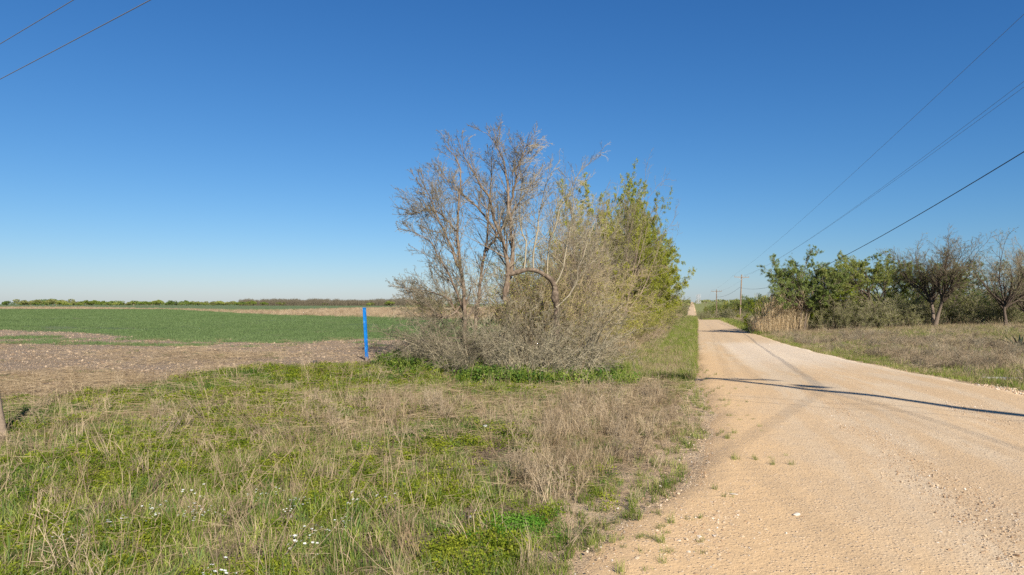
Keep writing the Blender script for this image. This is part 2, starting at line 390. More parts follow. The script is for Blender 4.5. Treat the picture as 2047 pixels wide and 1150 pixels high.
# ---- small plant kinds
def k_tuft(seed, n, h, w, spread, leanf, mats, rad_=.05, mix=0.0):
    r = np.random.RandomState(seed); mb = MB()
    B = np.stack([r.normal(size=n)*rad_, r.normal(size=n)*rad_, np.full(n, -.01)], 1); az = r.uniform(0, 6.28, n)
    hh = h*r.uniform(.45, 1.1, n); sel = r.uniform(size=n) < mix
    for m, msk in ((0, ~sel), (1, sel)):
        if msk.any(): blades(mb, B[msk], az[msk], hh[msk], hh[msk]*leanf*r.uniform(.1, 1.2, msk.sum()), w*r.uniform(.6, 1.3, msk.sum()), r, m)
    return mb.mesh('tuft', mats)
def k_litter(seed, n, L, w, R, mats, zmax=.05):
    """dead straws lying criss-cross"""
    r = np.random.RandomState(seed); mb = MB(); a = r.uniform(0, 3.14)+r.normal(size=n)*.9; l = L*r.uniform(.4, 1.2, n)
    c = np.stack([r.normal(size=n)*R, r.normal(size=n)*R, r.uniform(0, zmax, n)], 1); tilt = r.normal(size=n)*.18
    d = np.stack([np.cos(a)*np.cos(tilt), np.sin(a)*np.cos(tilt), np.sin(tilt)], 1)*l[:, None]*.5
    b = np.stack([-np.sin(a), np.cos(a), 0*a], 1)*.12*l[:, None]*r.normal(size=(n, 1))
    P = np.stack([c-d, c-d*.3+b, c+d*.4+b*.8, c+d], 1); P[:, :, 2] = np.maximum(P[:, :, 2], .002)
    tubes(mb, P, np.full((n, 4), w/2)*np.array([1, .9, .8, .4]), 3); return mb.mesh('litter', mats)
def k_forb(seed, n, R, h, s, mats, stems=6, asp=.75):
    r = np.random.RandomState(seed); mb = MB(); q = np.abs(r.normal(size=n))*R*.6; a = r.uniform(0, 6.28, n)
    z = h*r.uniform(.15, 1, n)*np.clip(1.1-(q/R)**2*.5, .2, 1)
    leaves(mb, np.stack([np.cos(a)*q, np.sin(a)*q, z], 1), s, r, 0, asp, .55)
    return mb.mesh('low_weed', mats)
def k_weed(seed, h, n, mats, w=.0035, bushy=1.0):
    """branched dead weed skeleton"""
    r = np.random.RandomState(seed); mb = MB(); k = 4
    base = np.array([[r.normal()*.03, r.normal()*.03, 0] for _ in range(n)]); d = np.stack([r.normal(size=n)*.3*bushy, r.normal(size=n)*.3*bushy, np.ones(n)], 1); L = h*r.uniform(.5, 1, n)
    P, R, L = grow(base, d, L, np.full(n, w), 5, .12, .0, w*.4, r); tubes(mb, P, R, 3)
    P2, R2, L2 = spawn(P, R, L, 6, .3, .98, 40, 12, .4, .7, 3, .12, .05, w*.35, r); tubes(mb, P2, R2, 3)
    P3, R3, L3 = spawn(P2, R2, L2, 3, .3, 1, 38, 12, .5, .8, 2, .1, 0, w*.3, r); tubes(mb, P3, R3, 3)
    return mb.mesh('dead_weed', mats)
def k_stalk(seed, h, n, mats, w=.004, head=True):
    r = np.random.RandomState(seed); mb = MB()
    base = np.stack([r.normal(size=n)*.04, r.normal(size=n)*.04, np.zeros(n)], 1); d = np.stack([r.normal(size=n)*.22, r.normal(size=n)*.22, np.ones(n)], 1)
    P, R, L = grow(base, d, h*r.uniform(.6, 1, n), np.full(n, w), 5, .06, -.03, w*.35, r); tubes(mb, P, R, 3)
    if head:
        P2, R2, L2 = spawn(P, R, L, 7, .75, 1, 22, 8, .14, .8, 2, .1, 0, w*.4, r); tubes(mb, P2, R2, 3)
    return mb.mesh('stalk', mats)
def k_flower(seed):
    r = np.random.RandomState(seed); mb = MB(); n = 7
    for i in range(n):
        x, y, z = r.normal()*.035, r.normal()*.035, .05+r.uniform(0, .05)
        a = np.arange(5)*1.2566+r.uniform(0, 1); s = .009
        for q in a:
            u_ = np.array([math.cos(q), math.sin(q), .15])*s; v_ = np.array([-math.sin(q), math.cos(q), 0])*s*.42; c = np.array([x, y, z])
            mb.add([c, c+u_*.6+v_, c+u_, c+u_*.6-v_], [[0, 1, 2, 3]], m=0)
        tubes(mb, np.array([[[x*.3, y*.3, 0], [x, y, z-.002]]]), np.array([[.0015, .0012]]), 3, 1)
    return mb.mesh('white_flower', [M_petal, M_grass])
def k_rock(seed, mats, flat=.6, sub=1):
    r = np.random.RandomState(seed); bm = bmesh.new(); bmesh.ops.create_icosphere(bm, subdivisions=sub, radius=.5)
    sx = r.uniform(.7, 1.2, 3); dirs = r.normal(size=(5, 3)); dirs /= np.linalg.norm(dirs, axis=1, keepdims=True)
    for v in bm.verts:
        p = np.array(v.co)
        for d in dirs:
            k = p@d
            if k > .33: p = p-d*(k-.33)*.9
        p = p*sx*(1+r.normal()*.06); p[2] *= flat; v.co = p
    me = bpy.data.meshes.new('rock'); bm.to_mesh(me); bm.free(); me.materials.append(mats); return me

# ---- branch growth
def grow(B, D, L, r0, nseg, wig, up, rtip, rng, side=None):
    M = len(B); d = D/np.linalg.norm(D, axis=1, keepdims=True); P = np.empty((M, nseg+1, 3)); P[:, 0] = B
    for i in range(nseg):
        d = d+rng.normal(size=(M, 3))*wig; d[:, 2] += up
        if side is not None: d = d+side
        d /= np.linalg.norm(d, axis=1, keepdims=True); P[:, i+1] = P[:, i]+d*(L/nseg)[:, None]
    t = np.linspace(0, 1, nseg+1); R = np.maximum(r0[:, None]*(1-t)**.8, np.minimum(rtip, r0)[:, None] if hasattr(rtip, '__len__') else np.minimum(rtip, r0[:, None]))
    return P, R, L
def spawn(P, R, L, n, t0, t1, ang, asd, lf, rf, nseg, wig, up, rmin, rng, lt=.5, side=None):
    """n children along every parent polyline"""
    M, k, _ = P.shape; pi = np.repeat(np.arange(M), n); t = (np.tile(np.arange(n), M)+rng.uniform(size=M*n))/n*(t1-t0)+t0
    x = t*(k-1)*.9999; i = x.astype(int); f = (x-i)[:, None]
    pos = P[pi, i]*(1-f)+P[pi, i+1]*f; T = P[pi, i+1]-P[pi, i]; T /= np.linalg.norm(T, axis=1, keepdims=True)+1e-9
    r = (R[pi, i]*(1-f[:, 0])+R[pi, i+1]*f[:, 0])*rf
    q = rng.normal(size=(M*n, 3)); q -= T*np.sum(q*T, 1, keepdims=True); q /= np.linalg.norm(q, axis=1, keepdims=True)
    a = np.radians(ang+rng.normal(size=M*n)*asd)[:, None]; d = T*np.cos(a)+q*np.sin(a)
    l = L[pi]*lf*(1-lt*t)*rng.uniform(.55, 1.25, M*n)
    return grow(pos, d, l, np.maximum(r, rmin), nseg, wig, up, rmin, rng, side)
def pts_on(P, n, rng, t0=.3):
    M, k, _ = P.shape; pi = rng.randint(0, M, n); x = rng.uniform(t0, 1, n)*(k-1)*.9999; i = x.astype(int); f = (x-i)[:, None]
    return P[pi, i]*(1-f)+P[pi, i+1]*f
def resample(pts, n):
    """smooth curve through hand-placed points"""
    pts = np.asarray(pts, float); d = np.r_[0, np.cumsum(np.linalg.norm(np.diff(pts, axis=0), axis=1))]; s = np.linspace(0, d[-1], n)
    out = np.stack([np.interp(s, d, pts[:, k]) for k in range(3)], 1); o = out.copy(); o[1:-1] = (out[:-2]+2*out[1:-1]+out[2:])/4; return o, d[-1]

# ------------------------------------------------------------------ tree kinds
def make_tree(name, label, cat, seed, height, trunk_h, limbs, limb_ang, spread, bark, twigm, leafm=None, nleaf=0, leafs=.07, t_r=.12,
              dens=(6, 6, 5), up=(.05, .03, .02), wig=.16, stems=1, lean=(0, 0), rt=.0035, limb_l=None, asd=14, fol='foliage', lt0=.3, l0=.45):
    r = np.random.RandomState(seed); root = thing(name, label, cat)
    B = np.stack([r.normal(size=stems)*.15*(stems > 1), r.normal(size=stems)*.15*(stems > 1), np.full(stems, -.15)], 1)
    D = np.stack([lean[0]+r.normal(size=stems)*.12*(stems > 1), lean[1]+r.normal(size=stems)*.12*(stems > 1), np.ones(stems)], 1)
    P0, R0, L0 = grow(B, D, np.full(stems, trunk_h+.15)*r.uniform(.85, 1.1, stems), np.full(stems, t_r), 7, .07, .03, t_r*.55, r)
    Lm = (limb_l or (height-trunk_h*.7))
    P1, R1, L1 = spawn(P0, R0, np.full(stems, Lm), limbs, l0, 1.0, limb_ang, asd, 1.0, .72, 8, wig*.7, up[0], .008, r, .15)
    P1 = P1.copy(); P1[:, :, 0] = P0[0, -1, 0]+(P1[:, :, 0]-P0[0, -1, 0])*spread; P1[:, :, 1] = P0[0, -1, 1]+(P1[:, :, 1]-P0[0, -1, 1])*spread
    P2, R2, L2 = spawn(P1, R1, L1, dens[0], .2, 1, 38, 12, .55, .6, 6, wig, up[1], rt*1.6, r, .5)
    P3, R3, L3 = spawn(P2, R2, L2, dens[1], .15, 1, 40, 14, .5, .6, 4, wig, up[2], rt, r, .4)
    P4, R4, L4 = spawn(P3, R3, L3, dens[2], .15, 1, 40, 15, .5, .6, 2, wig, up[2], rt*.7, r, .4)
    mb = MB(); tubes(mb, P0, R0, 9); link('trunk', mb.mesh('trunk', bark, True), root)
    mb = MB(); tubes(mb, P1, R1, 6); tubes(mb, P2, R2, 4); link('limbs', mb.mesh('limbs', bark, True), root)
    mb = MB(); tubes(mb, P3, R3, 3); tubes(mb, P4, R4, 3); tag(link('twigs', mb.mesh('twigs', twigm), root), kind='stuff')
    if leafm is not None:
        mb = MB(); nl = nleaf//2
        # leaves gather in sprays at the shoot ends, so the crown has light and dark clumps and gaps
        sel = P4[r.uniform(size=len(P4)) < .75]; c = pts_on(sel, nleaf//3, r, lt0); pp = np.repeat(c, 3, 0)+r.normal(size=(len(c)*3, 3))*leafs*.7
        leaves(mb, pp, leafs, r, 0, .6, .2); tag(link(fol, mb.mesh(fol, leafm), root), kind='stuff')
    return root
def make_brush(name, label, seed, height, rad_, nst, bark, twigm, dens=(7, 6, 4), leafm=None, nleaf=0, leafs=.035, arch=-.05, wig=.2, rt=.003, upright=.55, ang=42, r0=.018):
    r = np.random.RandomState(seed); root = thing(name, label, 'bush')
    a = r.uniform(0, 6.28, nst); q = rad_*.45*np.sqrt(r.uniform(size=nst)); B = np.stack([np.cos(a)*q, np.sin(a)*q, np.full(nst, -.05)], 1)
    D = np.stack([np.cos(a)*upright*r.uniform(.3, 1.3, nst)+r.normal(size=nst)*.25, np.sin(a)*upright*r.uniform(.3, 1.3, nst)+r.normal(size=nst)*.25, np.ones(nst)], 1)
    P1, R1, L1 = grow(B, D, height*1.1*r.uniform(.55, 1.15, nst), r0*r.uniform(.6, 1.3, nst), 8, wig*.55, arch, rt*1.3, r)
    P2, R2, L2 = spawn(P1, R1, L1, dens[0], .12, 1, ang, 14, .45, .6, 5, wig, arch*.6, rt*1.1, r, .5)
    P3, R3, L3 = spawn(P2, R2, L2, dens[1], .1, 1, ang, 16, .5, .7, 3, wig, 0, rt, r, .4)
    P4, R4, L4 = spawn(P3, R3, L3, dens[2], .1, 1, ang, 16, .5, .8, 2, wig, 0, rt*.8, r, .4)
    for Q in (P1, P2, P3, P4): Q[:, :, 2] = np.maximum(Q[:, :, 2], -.05)
    mb = MB(); tubes(mb, P1, R1, 5); tubes(mb, P2, R2, 4); link('stems', mb.mesh('stems', bark, True), root)
    mb = MB(); tubes(mb, P3, R3, 3); tubes(mb, P4, R4, 3); tag(link('twigs', mb.mesh('twigs', twigm), root), kind='stuff')
    if leafm is not None:
        mb = MB(); c = pts_on(P3, nleaf//2, r, .1); pp = np.repeat(c, 2, 0)+r.normal(size=(len(c)*2, 3))*leafs; leaves(mb, pp, leafs, r, 0, .6, .2)
        tag(link('foliage', mb.mesh('foliage', leafm), root), kind='stuff')
    return root
# ------------------------------------------------------------------ the big bare tree at the head of the hedgerow
def bare_hedge_tree():
    r = np.random.RandomState(11); D0 = 18.0
    bx, by = -1.12, 18.0; bz = h1(bx, by)
    root = thing('bare_tree', 'tall bare many-stemmed tree at the near end of the hedgerow, the highest in the picture', 'tree', (bx, by, bz))
    stems = [  # (points in photo pixels, depth at foot, depth at tip, radius)
        ([(931, 735), (931, 699), (931, 624), (924, 553), (911, 462), (919, 386), (926, 321), (905, 300), (885, 288)], 17.9, 17.2, .055),
        ([(945, 738), (951, 674), (957, 573), (972, 502), (977, 422), (980, 350), (987, 290)], 18.1, 18.8, .05),
        ([(1008, 600), (1013, 562), (1017, 540), (1015, 510), (1002, 482), (987, 432), (972, 386), (946, 346), (928, 312), (921, 290)], 17.8, 17.6, .06),
        ([(1012, 585), (1018, 560), (1024, 533), (1022, 462), (1017, 412), (1009, 321), (982, 270), (969, 268)], 17.85, 18.3, .055),
        ([(931, 640), (905, 560), (860, 482), (815, 458)], 17.9, 17.0, .03),
        ([(931, 650), (900, 600), (868, 585), (820, 575)], 17.9, 17.6, .028),
        ([(924, 553), (890, 470), (862, 400), (843, 365)], 17.6, 16.8, .03),
        ([(1002, 482), (960, 420), (915, 380), (872, 340)], 18.0, 19.2, .03),
        ([(1017, 412), (1032, 371), (1032, 331), (1058, 285)], 18.3, 17.8, .03),
        ([(972, 502), (1005, 452), (1045, 395), (1075, 350)], 18.4, 19.4, .03),
        ([(931, 600), (890, 640), (850, 610), (812, 600)], 17.9, 17.3, .022),
        ([(911, 462), (880, 425), (850, 418), (822, 430)], 17.5, 18.6, .022)]
    off = np.array([bx, by, bz]); Ps = []; Rs = []; Ls = []; mb = MB()
    for pts, da, db, r0 in stems:
        m = len(pts); raw = [wp(x, y, da+(db-da)*i/(m-1)) for i, (x, y) in enumerate(pts)]
        P, L = resample(raw, 15); P = P-off; P[1:] += r.normal(size=(14, 3))*.02
        R = r0*(1-np.linspace(0, 1, 15))**.85+.006
        Ps.append(P); Rs.append(R); Ls.append(L)
    P1, R1, L1 = np.array(Ps), np.array(Rs), np.array(Ls)
    tubes(mb, P1, R1, 7); link('trunk', mb.mesh('trunk', M_bark, True), root)
    Lc = np.full(len(L1), 2.8)
    P2, R2, L2 = spawn(P1, R1, Lc, 26, .16, 1, 33, 12, .50, .36, 7, .06, .055, .005, r, .66)
    P3, R3, L3 = spawn(P2, R2, L2, 8, .12, 1, 34, 12, .50, .55, 5, .09, .03, .0035, r, .45)
    P4, R4, L4 = spawn(P3, R3, L3, 5, .15, 1, 38, 15, .5, .6, 3, .17, .02, .0026, r, .4)
    P5, R5, L5 = spawn(P4, R4, L4, 2, .2, .9, 40, 15, .5, .7, 2, .15, .0, .0022, r, .4)
    mb = MB(); tubes(mb, P2, R2, 4); link('limbs', mb.mesh('limbs', M_bark, True), root)
    mb = MB(); tubes(mb, P3, R3, 3); tubes(mb, P4, R4, 3); tubes(mb, P5, R5, 3); tag(link('twigs', mb.mesh('twigs', M_twig), root), kind='stuff')
bare_hedge_tree()
def arched_tree():
    r = np.random.RandomState(12); bx, by = 1.10, 18.2; bz = h1(bx, by); off = np.array([bx, by, bz])
    root = thing('arched_tree', 'bare tree whose thick bent trunk arches over to the left above the brush', 'tree', (bx, by, bz))
    arch = [(1106, 752), (1109, 690), (1112, 640), (1111, 605), (1108, 575), (1102, 558), (1091, 549), (1077, 541), (1060, 538), (1042, 541), (1026, 545), (1010, 551)]
    P, L = resample([wp(x, y, 18.2-.5*i/12) for i, (x, y) in enumerate(arch)], 34); P = P-off; P[1:-1] += np.stack([np.convolve(r.normal(size=34), [.4, .6, .4], 'valid') for _ in range(3)], 1)*.022
    R = np.interp(np.linspace(0, 1, 34), [0, .3, .55, .75, 1], [.12, .10, .078, .075, .045])*(1+np.convolve(r.normal(size=36), [.5, .7, .5], 'valid')*.16)
    mb = MB(); tubes(mb, P[None], R[None], 12); link('trunk', mb.mesh('trunk', barkmat('flaking_bark', (.04, .03, .022), (.34, .26, .19), 9), True), root)
    stems = [([(1047, 541), (1052, 515), (1044, 470), (1036, 420), (1032, 371), (1043, 325)], .022), ([(1066, 540), (1062, 512), (1080, 470), (1086, 420), (1108, 336)], .024),
             ([(1094, 551), (1092, 520), (1108, 462), (1118, 420), (1140, 380), (1170, 330)], .022), ([(1106, 575), (1128, 540), (1126, 490), (1150, 430), (1152, 360)], .018),
             ([(1022, 556), (1006, 520), (1009, 470), (1018, 410)], .02), ([(1111, 615), (1150, 580), (1160, 520), (1186, 450)], .018)]
    Ps = []; Rs = []; Ls = []
    for pts, r0 in stems:
        m = len(pts); Q, L = resample([wp(x, y, 18.0+(r.uniform(-.2, 1.6))*i/(m-1)) for i, (x, y) in enumerate(pts)], 12)
        Q = Q-off; Q[2:] += np.cumsum(r.normal(size=(10, 3))*.035, 0); Ps.append(Q); Ls.append(L); Rs.append(r0*(1-np.linspace(0, 1, 12))**.85+.005)
    P1, R1, L1 = np.array(Ps), np.array(Rs), np.array(Ls)
    P2, R2, L2 = spawn(P1, R1, L1, 13, .15, .99, 34, 12, .42, .5, 6, .12, .05, .0045, r, .5)
    P3, R3, L3 = spawn(P2, R2, L2, 7, .15, 1, 36, 13, .5, .55, 4, .15, .03, .0033, r, .45)
    P4, R4, L4 = spawn(P3, R3, L3, 5, .15, 1, 38, 15, .5, .6, 2, .15, .02, .0025, r, .4)
    mb = MB(); tubes(mb, P1, R1, 5); tubes(mb, P2, R2, 4); link('limbs', mb.mesh('limbs', M_twig, True), root)
    mb = MB(); tubes(mb, P3, R3, 3); tubes(mb, P4, R4, 3); tag(link('twigs', mb.mesh('twigs', M_twig), root), kind='stuff')
arched_tree()

# ------------------------------------------------------------------ the hedgerow along the left side of the road
HG = 'brush of the left hedgerow'
R_ = np.random.RandomState(5)
def at(o, x, y, rz=0, sc=1, sink=0):
    o.location = (x, y, h1(x, y)-sink); o.rotation_euler = (0, 0, rz); o.scale = (sc,)*3 if not hasattr(sc, '__len__') else sc; return o
def cp(o, x, y, rz, sc, label, group=None, sink=0):
    return copy_tree(o, (x, y, h1(x, y)-sink), rz, sc, label, group)
gb = make_brush('grey_bush', 'grey tangled leafless bush with arching twigs, directly below the bent trunk', 31, 2.0, 1.5, 26, M_twig_grey, M_twig_grey, (8, 7, 5), arch=-.085, rt=.0032, leafm=M_leaf_olive, nleaf=2600, leafs=.022)
at(gb, .05, 16.6, .3, 1.12); tag(gb, group=HG)
cp(gb, -1.25, 17.2, 2.1, .92, 'grey tangled bush at the left tip of the hedgerow, under the bare tree', HG)
cp(gb, .45, 15.2, 4.0, .78, 'low grey bush in front of the others at the hedgerow foot', HG)
cp(gb, 1.25, 16.5, 5.2, 1.0, 'grey bush drooping its twigs into the grass right of the dark hollow', HG)
cp(gb, -1.0, 15.9, 3.0, .72, 'low grey bush left of the front bush, above the green weeds', HG)
cp(gb, -1.9, 18.8, 1.0, .82, 'grey bush beside the ploughed field behind the hedgerow tip', HG)
bb = make_brush('brown_bush', 'tall brown upright thicket bush just right of the bent trunk', 32, 3.4, 1.5, 30, M_twig_brown, M_twig_brown, (9, 6, 4), arch=.02, rt=.0034, leafm=M_leaf_yellow, nleaf=9000, leafs=.032, upright=.42, ang=30, r0=.022)
at(bb, 1.5, 19.6, .3, .86); tag(bb, group=HG)
yb = make_brush('brown_bush', 'yellow-leafed brown thicket bush in the middle of the hedgerow below the bare tree tops', 37, 3.4, 1.5, 26, M_twig_brown, M_twig_brown, (9, 6, 3), arch=.02, rt=.0036, leafm=M_leaf_yellow, nleaf=34000, leafs=.042, upright=.42, ang=32, r0=.022)
at(yb, 2.4, 29.5, .3, 1.05); tag(yb, group=HG)
for x, y, rz, sc, lb in (
    (.6, 19.9, 1.2, .95, 'brown thicket bush behind the bent trunk of the arched tree'),
    (2.0, 22.6, 2.2, .86, 'brown thicket bush, second along the road side of the hedgerow'),
    (1.2, 23.4, 3.4, 1.05, 'brown thicket bush on the field side behind the second road-side bush'),
    (3.1, 26.0, 4.1, .84, 'brown thicket bush, third along the road side of the hedgerow'),
    (1.5, 27.5, 5.2, 1.0, 'tall brown thicket bush deep in the hedgerow left of the yellow-green tree'),
    (4.5, 30.2, .8, .76, 'brown thicket bush, fourth along the road side of the hedgerow'),
    (2.8, 32.0, 1.7, .95, 'tall brown thicket bush behind the fourth road-side bush'),
    (5.8, 35.5, 2.9, .74, 'brown thicket bush, fifth along the road side, beside the pale trunk'),
    (7.4, 41.0, 3.9, .78, 'brown thicket bush, sixth along the road side of the hedgerow'),
    (9.0, 47.5, 5.0, .82, 'brown thicket bush, seventh along the road side, under yellow-green leaves'),
    (11.0, 55.5, .4, .86, 'brown thicket bush, eighth along the road side of the hedgerow')):
    cp(bb if y < 25 else yb, x, y, rz, sc, lb, HG)
# bare trees whose tops stand over the thicket
bt = make_tree('bare_tree', 'bare spreading tree rising over the thicket just right of the arched tree', 'tree', 41, 6.0, 1.6, 9, 28, .9, M_bark, M_twig, t_r=.10, dens=(8, 7, 5), stems=2, rt=.0038, limb_l=4.6)
at(bt, 2.3, 25.0, .5, (.65, .65, 1.08)); TG = 'bare trees inside the left hedgerow'; tag(bt, group=TG)
for x, y, rz, sc, lb in ((1.9, 22.0, 2.0, .95, 'bare tree close behind the arched tree with fine upright shoots'),
                         (4.6, 29.0, 3.3, 1.22, 'bare tree left of the yellow-green tree, its shoots above the leaves'),
                         (4.6, 37.5, 4.4, 1.2, 'bare tree behind the yellow-green tree, its grey top above it'),
                         (11.0, 62.0, 5.4, .9, 'bare tree reaching twigs toward the road beyond the yellow-green trees')):
    cp(bt, x, y, rz, (sc*.6, sc*.6, sc), lb, TG)
yt = make_tree('leafing_tree', 'yellow-green leafing tree, the leafiest crown of the hedgerow, beside the road', 'tree', 43, 7.4, 2.0, 11, 33, .62, M_bark, M_twig, M_leaf_yellow, 130000, .058, .12, (8, 6, 4), (.05, .03, .03), .16, 2, (.02, -.03), .0045, 5.2, lt0=.2)
YG = 'yellow-green trees of the left hedgerow'; at(yt, 5.5, 33.0, .2, (.88, .88, 1.10)); tag(yt, group=YG)
for x, y, rz, sc, lb in ((3.6, 29.5, 2.4, .98, 'lower yellow-green tree left of the leafiest crown'),
                         (8.0, 43.5, 1.4, 1.22, 'yellow-green tree second beyond the leafiest crown, leaning toward the road'),
                         (10.7, 54.0, 3.7, 1.25, 'yellow-green tree third along the road side of the hedgerow'),
                         (14.6, 70.0, 4.8, 1.2, 'yellow-green tree fourth along the road side of the hedgerow'),
                         (19.6, 90.0, .9, .85, 'small far yellow-green tree of the hedgerow where the road narrows')):
    cp(yt, x, y, rz, (sc*.74, sc*.74, sc), lb, YG)
# the far run of the hedgerow
fb = make_brush('leafing_bush', 'olive leafing bush in the far run of the left hedgerow beside the road', 33, 3.2, 1.7, 20, M_twig_brown, M_twig_brown, (7, 5, 3), leafm=M_leaf_olive, nleaf=9000, leafs=.07, arch=0, rt=.006, upright=.45, ang=34)
at(fb, 13.5, 63, .3, 1.2); FG = 'olive bushes of the far hedgerow'; tag(fb, group=FG)
for i, y in enumerate((72, 80, 89, 98, 108, 119, 131, 144, 158, 176)):
    cp(fb, .255*y-4.0-R_.uniform(0, .8), y, R_.uniform(0, 6), R_.uniform(1.1, 1.5)*(1+.001*y), 'olive leafing bush in the far run of the left hedgerow beside the road', FG)
ob = cp(fb, -8.6, 74, 1.0, 1.0, 'rounded olive bush at the far field edge, seen left of the hedgerow tip'); ob['category'] = 'bush'
if 'group' in ob.keys(): del ob['group']
for i, (x, y, sc) in enumerate(((-5.2, 68, .9), (-11.0, 82, .8))):
    o2 = cp(fb, x, y, 2.0+i, sc, ('olive bush half hidden behind the bare tree twigs at the field edge', 'lower olive bush farthest left at the field edge by the hedgerow')[i])
    if 'group' in o2.keys(): del o2['group']

# ------------------------------------------------------------------ right side: trees beyond the rough grass
gt = make_tree('green_tree', 'dark green leafy tree behind the dry reeds, first of the right-hand trees', 'tree', 51, 8.2, 2.6, 9, 40, .95, M_bark_dark, M_twig, M_leaf_dark, 80000, .075, .15, (8, 7, 4), (.05, .03, .03), .18, 2, rt=.006, limb_l=4.7, l0=.7)
x, y = 28.4, 67.0; at(gt, x, y, .4, 1.12)
sp = make_tree('locust_tree', 'tree with a forked dark top of sparse pale leaves right of the dark green tree', 'tree', 52, 8.6, 4.6, 8, 50, 1.1, M_bark_dark, M_twig, M_leaf_spring, 34000, .07, .15, (8, 6, 4), (.02, .02, .02), .18, 1, (.05, 0), .006, 4.4)
at(sp, 31.6, 67, .8, 1.05)
def solo(o):
    if 'group' in o.keys(): del o['group']
    return o
solo(cp(sp, 35.6, 66, 2.8, 1.08, 'leaning thin-trunked tree with airy light green crown in the middle of the right-hand trees'))
solo(cp(sp, 38.6, 72, 4.6, 1.12, 'airy light green tree left of the big rounded bare tree'))
bg_ = make_tree('spreading_tree', 'big rounded nearly bare tree with several dark stems, tallest of the right-hand trees', 'tree', 53, 8.6, 3.3, 12, 28, 1.0, M_bark_dark, M_twig_dark, M_leaf_olive, 9000, .055, .24, (10, 8, 5), (.045, .03, .02), .13, 2, rt=.007, limb_l=5.7, asd=9, l0=.72)
at(bg_, 39.0, 63.5, .4, 1.0)
sm = make_tree('bare_low_tree', 'low spreading bare tree with a short trunk near the right edge of the photo', 'tree', 54, 6.6, 2.3, 12, 42, 1.05, M_bark_dark, M_twig_dark, M_leaf_olive, 5000, .05, .17, (8, 7, 4), (.035, .02, .02), .16, 1, rt=.006, limb_l=4.7, l0=.7)
at(sm, 43.8, 60.5, .9, 1.2)
solo(cp(bg_, 50.5, 66.0, 2.6, .93, 'tall half-bare tree cut by the right edge of the photo'))
solo(cp(sm, 47.0, 62.5, 3.8, .95, 'bare tree with a pale trunk just right of the low spreading tree'))
for x_, y_, rz_, s_, lb_ in ((33.6, 69, 3.3, .92, 'airy pale green tree between the forked tree and the leaning tree'), (41.8, 70, 5.0, .88, 'slim pale green tree just right of the big rounded tree'),
                              (46.5, 72, .6, 1.0, 'pale green tree behind the low spreading bare tree'), (49.5, 76, 2.0, 1.05, 'airy green tree behind the pale trunk near the right edge'), (37.0, 76, 1.1, 1.08, 'tall pale green tree behind the leaning tree')):
    solo(cp(sp, x_, y_, rz_, s_, lb_))
sp2 = solo(cp(sp, 44.2, 76, 1.4, 1.05, 'thin pale-leaved tree in the gap right of the big rounded tree'))
ly = make_brush('lime_bush', 'bright lime-green leafy bush in front of the dark green tree', 34, 4.2, 2.0, 18, M_twig, M_twig, (6, 5, 3), leafm=M_leaf_lime, nleaf=34000, leafs=.065, arch=0, rt=.006, upright=.5)
at(ly, 30.4, 69.5, .4, 1.15, -.5)
solo(cp(ly, 28.6, 77.0, 1.9, 1.05, 'lime-green bush left of the dark green tree, above the reeds'))
gg = make_brush('green_bush', 'green leafy understorey bush at the foot of the right-hand trees', 35, 3.9, 2.1, 16, M_twig, M_twig, (6, 5, 3), leafm=M_leaf_spring, nleaf=20000, leafs=.065, arch=.0, rt=.007, upright=.45)
GG = 'green understorey bushes of the right-hand trees'; tag(gg, group=GG)
tb = make_brush('twiggy_bush', 'grey-brown leafless understorey bush at the edge of the right-hand grass', 36, 2.7, 1.9, 18, M_twig_grey, M_twig_grey, (7, 5, 3), leafm=M_leaf_olive, nleaf=6000, leafs=.07, arch=-.01, rt=.006, upright=.5)
TB = 'grey-brown understorey bushes of the right-hand trees'; tag(tb, group=TB)
first = [True, True]
for i in range(30):
    x = 31.5+i*.95+R_.uniform(-.5, .5); y = R_.choice([68.5, 71.5, 75.5])+R_.uniform(-1, 1); sc = R_.uniform(.6, .95)
    if first[0]: at(gg, x, y, 1, sc); first[0] = False
    else: cp(gg, x, y, R_.uniform(0, 6), sc, gg['label'], GG)
for i in range(26):
    x = 31.0+i*1.05+R_.uniform(-.5, .5); y = 65.5+R_.uniform(-1.2, 1.6); sc = R_.uniform(.75, 1.15)
    if first[1]: at(tb, x, y, 1, sc); first[1] = False
    else: cp(tb, x, y, R_.uniform(0, 6), sc, tb['label'], TB)
# trees behind, closing the view between the trunks
BG = 'trees standing behind the front row of right-hand trees'
for i in range(16):
    x = 33+i*2.9+R_.uniform(-1, 1); y = R_.uniform(84, 98); k = (gt, sp, bt, yt)[i % 4]
    cp(k, x*y/80., y, R_.uniform(0, 6), R_.uniform(.62, .8)*(1 if k is not sp else .9), 'small tree seen through the gaps behind the front row of right-hand trees', BG)
